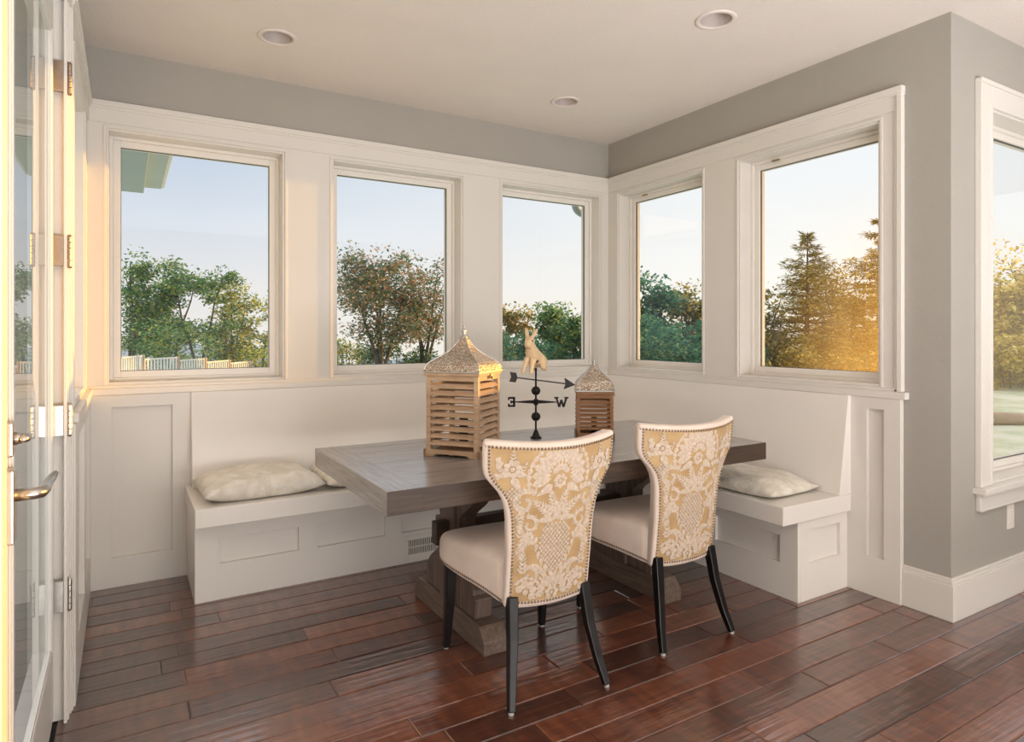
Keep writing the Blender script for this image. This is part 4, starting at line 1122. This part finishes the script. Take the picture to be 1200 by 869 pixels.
# picket fence: five stepped panels
FP = [(-3.37, 18.58, 0.575), (-2.69, 20.27, 0.455), (-1.59, 21.71, 0.34), (-0.57, 23.20, 0.20), (0.46, 24.68, 0.075), (1.52, 26.14, -0.31), (2.60, 27.59, -0.45)]
fence = thing('picket_fence', 'pale stepped picket fence below the trees outside the leftmost window', 'fence', (FP[0][0], FP[0][1], -1.0))
ox, oy, oz = FP[0][0], FP[0][1], -1.0
for (ax_, ay_, az_), (bx_, by_, _) in zip([(-5.2, 16.6, 0.69)]+FP[:-1], FP):
    L_ = math.hypot(bx_-ax_, by_-ay_); an = math.atan2(by_-ay_, bx_-ax_)
    mb = MB(); zt3 = az_-oz if (ax_, ay_) != (-5.2, 16.6) else 0.69-oz
    mb.box(0.03, L_, -0.02, 0.02, zt3-0.05, zt3); mb.box(0.03, L_, -0.02, 0.02, zt3-1.1, zt3-1.05)
    npk = 11
    for k in range(npk):
        x = 0.08+(L_-0.16)*k/(npk-1); mb.box(x-0.035, x+0.035, -0.014, 0.014, zt3-1.1, zt3-0.03)
    mb.xf(Matrix.Translation((ax_-ox, ay_-oy, 0)) @ Matrix.Rotation(an, 4, 'Z')); mb.build('fence_panel', M['fence'], fence)
    mb = MB(); mb.box(-0.05, 0.05, -0.05, 0.05, -0.3, zt3+0.02); mb.xf(Matrix.Translation((bx_-ox, by_-oy, 0)) @ Matrix.Rotation(an, 4, 'Z')); mb.build('fence_post', M['fence_post'], fence)

# eave of the house wing seen at the top of the leftmost window
eave = thing('roof_eave', 'grey-green boxed roof eave at the top of the leftmost window', 'eave', (-3.5, 2.5, 2.55))
mb = MB(); mb.box(-1.6, 0.46, -1.9, 0.5, 0.035, 0.55); mb.build('soffit_box', M['eave'], eave, bevel=0.004)
mb = MB(); mb.box(0.46, 0.60, -1.9, 0.5, 0.09, 0.55); mb.build('frieze', M['siding'], eave)
mb = MB(); mb.prism([(0.60, 0.10), (0.625, 0.10), (0.66, 0.32), (0.66, 0.6), (0.60, 0.6)], 'y', -1.9, 0.5); mb.build('fascia_edge', M['eave_white'], eave)
# gutter elbow at the top of the window next to the corner
el_ = thing('gutter_elbow', 'pale blue curved gutter pipe outside the window next to the corner', 'gutter', (0.21, 0.62, 2.34))
mb = MB(); pth = [(-0.07+0.0, 0, 0.30), (-0.07, 0, 0.10)]+[(0.02-0.09*math.cos(a), 0, 0.06-0.075*math.sin(a)) for a in [PI*i/20 for i in range(0, 11)]]+[(0.14, 0, -0.015)]
mb.tube(pth, 0.030, 14); mb.build('pipe', M['gutter'], el_, smooth=True)
mb = MB(); mb.box(-0.105, 0.2, -0.06, 0.10, 0.30, 0.42); mb.build('gutter_trough', M['eave_white'], el_, bevel=0.004)

# ------------------------------------------------------------------ trees
GREEN = [(0.040, 0.110, 0.060), (0.080, 0.190, 0.090), (0.160, 0.290, 0.110), (0.400, 0.440, 0.120)]
YGREEN = [(0.070, 0.140, 0.050), (0.170, 0.260, 0.080), (0.400, 0.440, 0.100), (0.840, 0.660, 0.120)]
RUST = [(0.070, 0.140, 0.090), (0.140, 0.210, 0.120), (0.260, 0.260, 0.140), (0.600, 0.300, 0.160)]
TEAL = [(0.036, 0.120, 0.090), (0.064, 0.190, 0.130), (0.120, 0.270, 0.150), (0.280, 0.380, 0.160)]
GLOW_GOLD = [(0.10, 0.07, 0.015), (0.26, 0.175, 0.03), (0.46, 0.32, 0.06), (0.75, 0.58, 0.16)]  # low sun glow put into the leaf colour
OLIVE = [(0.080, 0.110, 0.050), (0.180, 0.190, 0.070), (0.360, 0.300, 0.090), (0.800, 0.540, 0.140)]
GLOW_AMBER = [(0.26, 0.19, 0.03), (0.52, 0.38, 0.06), (0.78, 0.60, 0.12), (0.90, 0.78, 0.30)]  # brighter leaf colour standing in for the golden sun glow
LM = {k: leaf_mat(k+' leaves', v, 0.72 if k in ('gold', 'amber') else 0.45) for k, v in dict(green=GREEN, ygreen=YGREEN, rust=RUST, teal=TEAL, gold=GLOW_GOLD, olive=OLIVE, amber=GLOW_AMBER).items()}
def leafcards(mb, centers, count, size, rr, flat=0.75):
    for _ in range(count):
        c, rad = rr.choice(centers)
        while True:
            p = Vector((rr.uniform(-1, 1), rr.uniform(-1, 1), rr.uniform(-1, 1)))
            if p.length <= 1: break
        p = Vector((p.x*rad, p.y*rad, p.z*rad*flat))+c
        e = Euler((rr.uniform(-0.9, 0.9), rr.uniform(-0.9, 0.9), rr.uniform(0, 6.28))).to_matrix()
        s = size*rr.uniform(0.6, 1.3)
        v = [p+e @ Vector(q) for q in ((-s*0.5, 0, 0), (0, -s*0.28, 0.05*s), (s*0.5, 0, 0), (0, s*0.28, 0.05*s))]
        mb.add(v, [(0, 1, 2, 3)])
def tree(label, x, y, ztop, spread, leaf, nleaf, lsize, seed, stems=3, bare=0.35, cat='tree', group='trees outside the windows', lacy=1.3, lean=0.0, zbase=None):
    rr = random.Random(seed); gz = ground_z(x, y) if zbase is None else zbase
    Ht = ztop-gz
    t = thing('broadleaf_tree', label, cat, (x, y, gz), 0, group)
    tw = MB(); clus = []
    for s in range(stems):
        a = 2*PI*s/stems+rr.uniform(-0.5, 0.5); out = spread*(0.25+0.35*rr.random())
        p0 = Vector((rr.uniform(-0.1, 0.1)*spread*0.4, rr.uniform(-0.1, 0.1), 0)); pts = []
        hh = Ht*rr.uniform(0.72, 0.90)
        for i in range(7):
            q = i/6
            pts.append(p0+Vector((math.cos(a)*out*q**1.4+rr.uniform(-.05, .05)*Ht*0.25+lean*q*Ht*0.2, math.sin(a)*out*q**1.4+rr.uniform(-.05, .05)*Ht*0.2, hh*q)))
        r0 = 0.016*Ht
        tw.tube(pts, [r0*(1-0.82*i/6) for i in range(7)], 6)
        clus.append((pts[-1]+Vector((0, 0, Ht*0.04)), spread*0.26))
        for b in range(7):
            q = rr.uniform(bare*0.9, 0.97); k = min(5, int(q*6)); base = pts[k].lerp(pts[k+1], q*6-k)
            aa = rr.uniform(0, 2*PI); ln = spread*rr.uniform(0.35, 0.75)*(1.1-0.55*q)
            tip = base+Vector((math.cos(aa)*ln, math.sin(aa)*ln, ln*rr.uniform(0.25, 0.8)))
            mid = base.lerp(tip, 0.5)+Vector((0, 0, -0.06*ln))
            if tip.z > Ht*0.97: tip.z = Ht*0.97
            tw.tube([base, mid, tip], [r0*0.38*(1-0.5*q), r0*0.26*(1-0.5*q), r0*0.07], 5)
            clus.append((tip, spread*rr.uniform(0.16, 0.28))); clus.append((mid.lerp(tip, 0.5), spread*rr.uniform(0.14, 0.22)))
            for c2 in range(2):
                a3 = rr.uniform(0, 2*PI); l2 = ln*0.5; t2 = mid+Vector((math.cos(a3)*l2, math.sin(a3)*l2, l2*rr.uniform(0.0, 0.7)))
                if t2.z > Ht*0.96: t2.z = Ht*0.96
                tw.tube([mid, t2], [r0*0.18*(1-0.5*q), r0*0.05], 4); clus.append((t2, spread*rr.uniform(0.12, 0.2)))
    clus = [(c, r) for c, r in clus if c.z > Ht*bare*0.8]
    tw.build('trunk', M['bark'], t, smooth=True)
    clus = [(c, r*lacy) for c, r in clus]
    lf = MB(); leafcards(lf, clus, nleaf, lsize, rr, 0.75); lf.build('foliage', LM[leaf], t)
    return t
def shrub(label, x, y, ztop, sx, sy, leaf, nleaf, lsize, seed, group='shrubs outside the windows', name='shrub', cat='shrub'):
    rr = random.Random(seed); gz = ground_z(x, y); Ht = ztop-gz
    t = thing(name, label, cat, (x, y, gz), 0, group); cl = []; tw = MB()
    for k in range(26):
        cx, cy_, cz = rr.uniform(-1, 1)*sx, rr.uniform(-1, 1)*sy, Ht*rr.uniform(0.05, 0.86)
        cl.append((Vector((cx, cy_, cz)), min(Ht*0.22, 0.5+0.2*sx)))
        if k < 10: tw.tube([(cx*0.5, cy_*0.5, 0), (cx*0.9, cy_*0.9, cz*0.6), (cx, cy_, cz)], [0.03, 0.02, 0.006], 5)
    tw.build('stem', M['bark'], t)
    lf = MB(); leafcards(lf, cl, nleaf, lsize, rr, 0.9); lf.build('foliage', LM[leaf], t); return t
def conifer(label, x, y, ztop, spread, leaf, seed, tiers=22, per=12, dens=34):
    rr = random.Random(seed); gz = ground_z(x, y); Ht = ztop-gz
    t = thing('conifer', label, 'tree', (x, y, gz), 0, 'conifers in the low sun')
    tw = MB(); tw.tube([(0, 0, 0), (0, 0, Ht*0.5), (0.03, 0, Ht)], [0.10, 0.05, 0.008], 7); lf = MB()
    for i in range(tiers):
        q = i/(tiers-1); z = Ht*(0.14+0.84*q); ln0 = spread*(1.03-q)**0.8*rr.uniform(0.75, 1.1)
        for b in range(per if q < 0.8 else 5):
            a = rr.uniform(0, 2*PI); ln = ln0*rr.uniform(0.65, 1.15)
            tip = Vector((math.cos(a)*ln, math.sin(a)*ln, z+ln*rr.uniform(-0.12, 0.22)))
            tw.tube([(0, 0, z-ln*0.05), tip], [0.022*(1.1-q), 0.004], 4)
            for k in range(dens):
                f = rr.uniform(0.02, 1.02); p = Vector((0, 0, z)).lerp(tip, f); s = 0.13*rr.uniform(0.6, 1.4)
                e = Euler((rr.uniform(-0.6, 0.6), rr.uniform(-0.6, 0.6), a+rr.choice((-1, 1))*rr.uniform(0.3, 1.1))).to_matrix()
                p = p+Vector((0, 0, rr.uniform(-0.06, 0.05)))
                lf.add([p, p+e @ Vector((s*0.6, -s*0.12, 0)), p+e @ Vector((s*1.3, 0, -0.1*s)), p+e @ Vector((s*0.6, s*0.12, 0))], [(0, 1, 2, 3)])
    tw.build('trunk', M['bark'], t); lf.build('foliage', LM[leaf], t); return t

# behind the fence, leftmost window
tree('tall leafy tree farthest left above the fence', -2.85, 29.6, 5.35, 2.4, 'green', 5600, 0.17, 1, 3)
tree('leafy tree second from left behind the fence', -1.30, 31.1, 4.75, 2.2, 'green', 4700, 0.17, 2, 3)
tree('pointed tree in the middle of the row behind the fence', -0.35, 27.6, 4.65, 2.0, 'green', 4700, 0.17, 3, 2)
tree('open-branched tree fourth in the row behind the fence', 1.05, 28.6, 4.05, 2.0, 'ygreen', 4200, 0.16, 4, 3, bare=0.3)
tree('slim yellow-green tree at the right end of the row behind the fence', 2.45, 30.0, 3.75, 1.7, 'ygreen', 3400, 0.15, 5, 2, bare=0.2)
shrub('dark green bush low behind the middle fence panels', -1.55, 24.9, 1.75, 1.3, 0.8, 'green', 3000, 0.16, 31)
shrub('yellowish bush behind the right end of the fence', 2.3, 26.6, 1.1, 1.2, 0.7, 'ygreen', 2000, 0.15, 32)
# middle window
tree('broad round-crowned tree with rust tinted leaves in the middle window', 4.95, 19.3, 4.5, 2.6, 'rust', 9000, 0.15, 11, 4, bare=0.36)
tree('thin branched tree right of the round-crowned one', 7.1, 20.2, 4.45, 2.0, 'rust', 4200, 0.14, 12, 4, bare=0.3)
shrub('yellow-green bush low at the left of the middle window', 4.0, 21.8, 1.05, 1.2, 0.8, 'ygreen', 2600, 0.14, 33)
shrub('low green bush beneath the round-crowned tree', 6.0, 20.5, 1.0, 1.7, 0.6, 'green', 3400, 0.14, 34)
# window next to the corner
tree('small leafy tree left of the rabbit', 6.95, 13.5, 2.55, 1.1, 'olive', 3400, 0.13, 21, 3, bare=0.3)
tree('green tree right of the rabbit', 7.75, 11.9, 2.55, 1.2, 'green', 5200, 0.13, 22, 3, bare=0.2)
tree('lower tree at the right edge of the corner window', 7.75, 10.6, 1.95, 1.0, 'green', 4200, 0.12, 23, 3, bare=0.15)
shrub('teal-green bush low behind the rabbit', 6.4, 11.2, 1.35, 1.8, 0.6, 'teal', 5600, 0.12, 35)
# right wall windows
tree('dense dark tree at the left of the narrow right window', 8.6, 9.0, 2.95, 1.5, 'teal', 7000, 0.13, 41, 4, bare=0.1)
tree('paler tree at the right of the narrow right window', 10.4, 9.0, 2.90, 1.5, 'olive', 6000, 0.13, 42, 4, bare=0.1)
shrub('clipped teal hedge at the foot of the narrow right window', 8.0, 7.2, 1.75, 1.9, 1.2, 'teal', 12000, 0.12, 36, name='hedge', cat='hedge')
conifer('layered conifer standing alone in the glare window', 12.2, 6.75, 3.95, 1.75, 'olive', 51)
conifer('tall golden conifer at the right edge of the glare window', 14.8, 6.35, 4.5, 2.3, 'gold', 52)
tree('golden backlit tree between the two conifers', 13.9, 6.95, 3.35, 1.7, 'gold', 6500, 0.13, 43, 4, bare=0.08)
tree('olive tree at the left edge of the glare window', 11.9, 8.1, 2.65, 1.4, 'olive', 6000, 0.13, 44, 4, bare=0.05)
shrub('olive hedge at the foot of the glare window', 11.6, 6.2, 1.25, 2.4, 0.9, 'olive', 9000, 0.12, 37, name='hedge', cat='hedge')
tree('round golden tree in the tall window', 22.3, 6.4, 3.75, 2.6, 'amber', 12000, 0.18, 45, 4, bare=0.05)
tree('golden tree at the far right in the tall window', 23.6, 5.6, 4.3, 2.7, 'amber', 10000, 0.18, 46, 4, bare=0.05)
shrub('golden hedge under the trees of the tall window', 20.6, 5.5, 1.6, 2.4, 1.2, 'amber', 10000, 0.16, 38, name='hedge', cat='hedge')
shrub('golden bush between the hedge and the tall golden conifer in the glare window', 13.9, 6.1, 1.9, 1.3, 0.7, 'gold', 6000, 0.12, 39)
# stones and log on the lawn
def rock(label, x, y, r, seed):
    rr = random.Random(seed); bm = bmesh.new(); bmesh.ops.create_icosphere(bm, subdivisions=2, radius=r)
    for v in bm.verts: v.co *= rr.uniform(0.8, 1.15); v.co.z *= 0.65
    me = bpy.data.meshes.new('garden_rock'); bm.to_mesh(me); bm.free(); me.materials.append(M['rock'])
    o = bpy.data.objects.new('garden_rock', me); COL.objects.link(o); o.location = (x, y, ground_z(x, y)+r*0.3); tag(o, label, 'rock', 'rocks on the lawn'); return o
rock('reddish rock on the lawn left of the log', 10.35, 1.95, 0.24, 1)
rock('small rock on the lawn just behind the log', 10.95, 2.15, 0.20, 2)
mb = MB(); mb.tube([(-0.5, 0.1, 0.10), (-0.2, 0.02, 0.12), (0.3, -0.02, 0.11), (0.55, 0.0, 0.09)], [0.10, 0.12, 0.11, 0.08], 12)
o = mb.build('fallen_log', M['log'], smooth=True); o.location = (10.75, 1.72, ground_z(10.75, 1.72)); o.rotation_euler = (0, 0, -0.5); tag(o, 'short brown log lying on the lawn outside the tall window', 'log')

# ------------------------------------------------------------------ sky, sun, added fill lamps
w = bpy.data.worlds.new('evening sky'); scene.world = w; w.use_nodes = True; nt = w.node_tree; nt.nodes.clear(); L = nt.links.new
out = nt.nodes.new('ShaderNodeOutputWorld'); bg = nt.nodes.new('ShaderNodeBackground')
tc = nt.nodes.new('ShaderNodeTexCoord'); sep = nt.nodes.new('ShaderNodeSeparateXYZ'); L(tc.outputs['Generated'], sep.inputs[0])
r_cool = ramp(nt, [(0.0, (0.84, 0.80, 0.77)), (0.06, (0.82, 0.80, 0.80)), (0.16, (0.66, 0.715, 0.80)), (0.32, (0.50, 0.61, 0.765)), (0.50, (0.62, 0.72, 0.85)), (0.62, (1.9, 1.95, 2.0))], sep.outputs['Z'])
r_warm = ramp(nt, [(0.0, (1.0, 0.93, 0.78)), (0.08, (0.99, 0.96, 0.91)), (0.22, (0.92, 0.935, 0.95)), (0.40, (0.80, 0.86, 0.93)), (0.50, (0.9, 0.93, 0.98)), (0.62, (2.0, 2.0, 2.0))], sep.outputs['Z'])
dot = nt.nodes.new('ShaderNodeVectorMath'); dot.operation = 'DOT_PRODUCT'; dot.inputs[1].default_value = (0.995, -0.096, 0.03); L(tc.outputs['Generated'], dot.inputs[0])
mr = nt.nodes.new('ShaderNodeMapRange'); mr.inputs['From Min'].default_value = 0.0; mr.inputs['From Max'].default_value = 0.72; L(dot.outputs['Value'], mr.inputs['Value'])
mx = nt.nodes.new('ShaderNodeMix'); mx.data_type = 'RGBA'; L(mr.outputs[0], mx.inputs['Factor']); L(r_cool.outputs['Color'], mx.inputs['A']); L(r_warm.outputs['Color'], mx.inputs['B'])
L(mx.outputs['Result'], bg.inputs['Color']); bg.inputs['Strength'].default_value = 1.05; L(bg.outputs[0], out.inputs['Surface'])

def lamp(name, typ, loc, target=None, direction=None, **kw):
    d = bpy.data.lights.new(name, typ); o = bpy.data.objects.new(name, d); COL.objects.link(o); o.location = loc
    v = Vector(direction) if direction else Vector(target)-Vector(loc)
    o.rotation_euler = v.to_track_quat('-Z', 'Y').to_euler()
    for k, val in kw.items(): setattr(d, k, val)
    return o
SAZ, SEL = math.radians(-4.7), math.radians(2.2)
lamp('low_sun', 'SUN', (20, -2, 4), direction=(-math.cos(SAZ)*math.cos(SEL), -math.sin(SAZ)*math.cos(SEL), -math.sin(SEL)), energy=6.5, color=(1.0, 0.50, 0.08), angle=math.radians(0.6))
lamp('fill_uplight', 'AREA', (-1.5, -5.5, 0.35), direction=(0, 0.0, 1), energy=245, color=(0.97, 0.97, 1.0), shape='RECTANGLE', size=3.6, size_y=1.6)  # added fill lamp without a real source, brightens the room off the ceiling

lamp('fill_low_light', 'AREA', (-1.8, -6.0, 0.40), direction=(0.04, 1, 0.10), energy=55, color=(1.0, 0.97, 0.94), shape='RECTANGLE', size=3.0, size_y=0.6)  # added low fill lamp without a real source, lifts the bench fronts

# ------------------------------------------------------------------ camera
cam = bpy.data.cameras.new('camera'); co = bpy.data.objects.new('camera', cam); COL.objects.link(co)
co.location = (-3.191, -3.895, 1.294); co.rotation_euler = (PI/2, 0, math.radians(59.141-90))
cam.sensor_fit = 'HORIZONTAL'; cam.sensor_width = 36.0; cam.lens = 36*759.5/1200; cam.shift_x = 0.0; cam.shift_y = -(434.5-389.93)/1200
cam.clip_start = 0.02; cam.clip_end = 500
scene.camera = co
scene.view_settings.view_transform = 'Standard'; scene.view_settings.look = 'None'
scene.view_settings.exposure = 0.0; scene.view_settings.gamma = 1.0
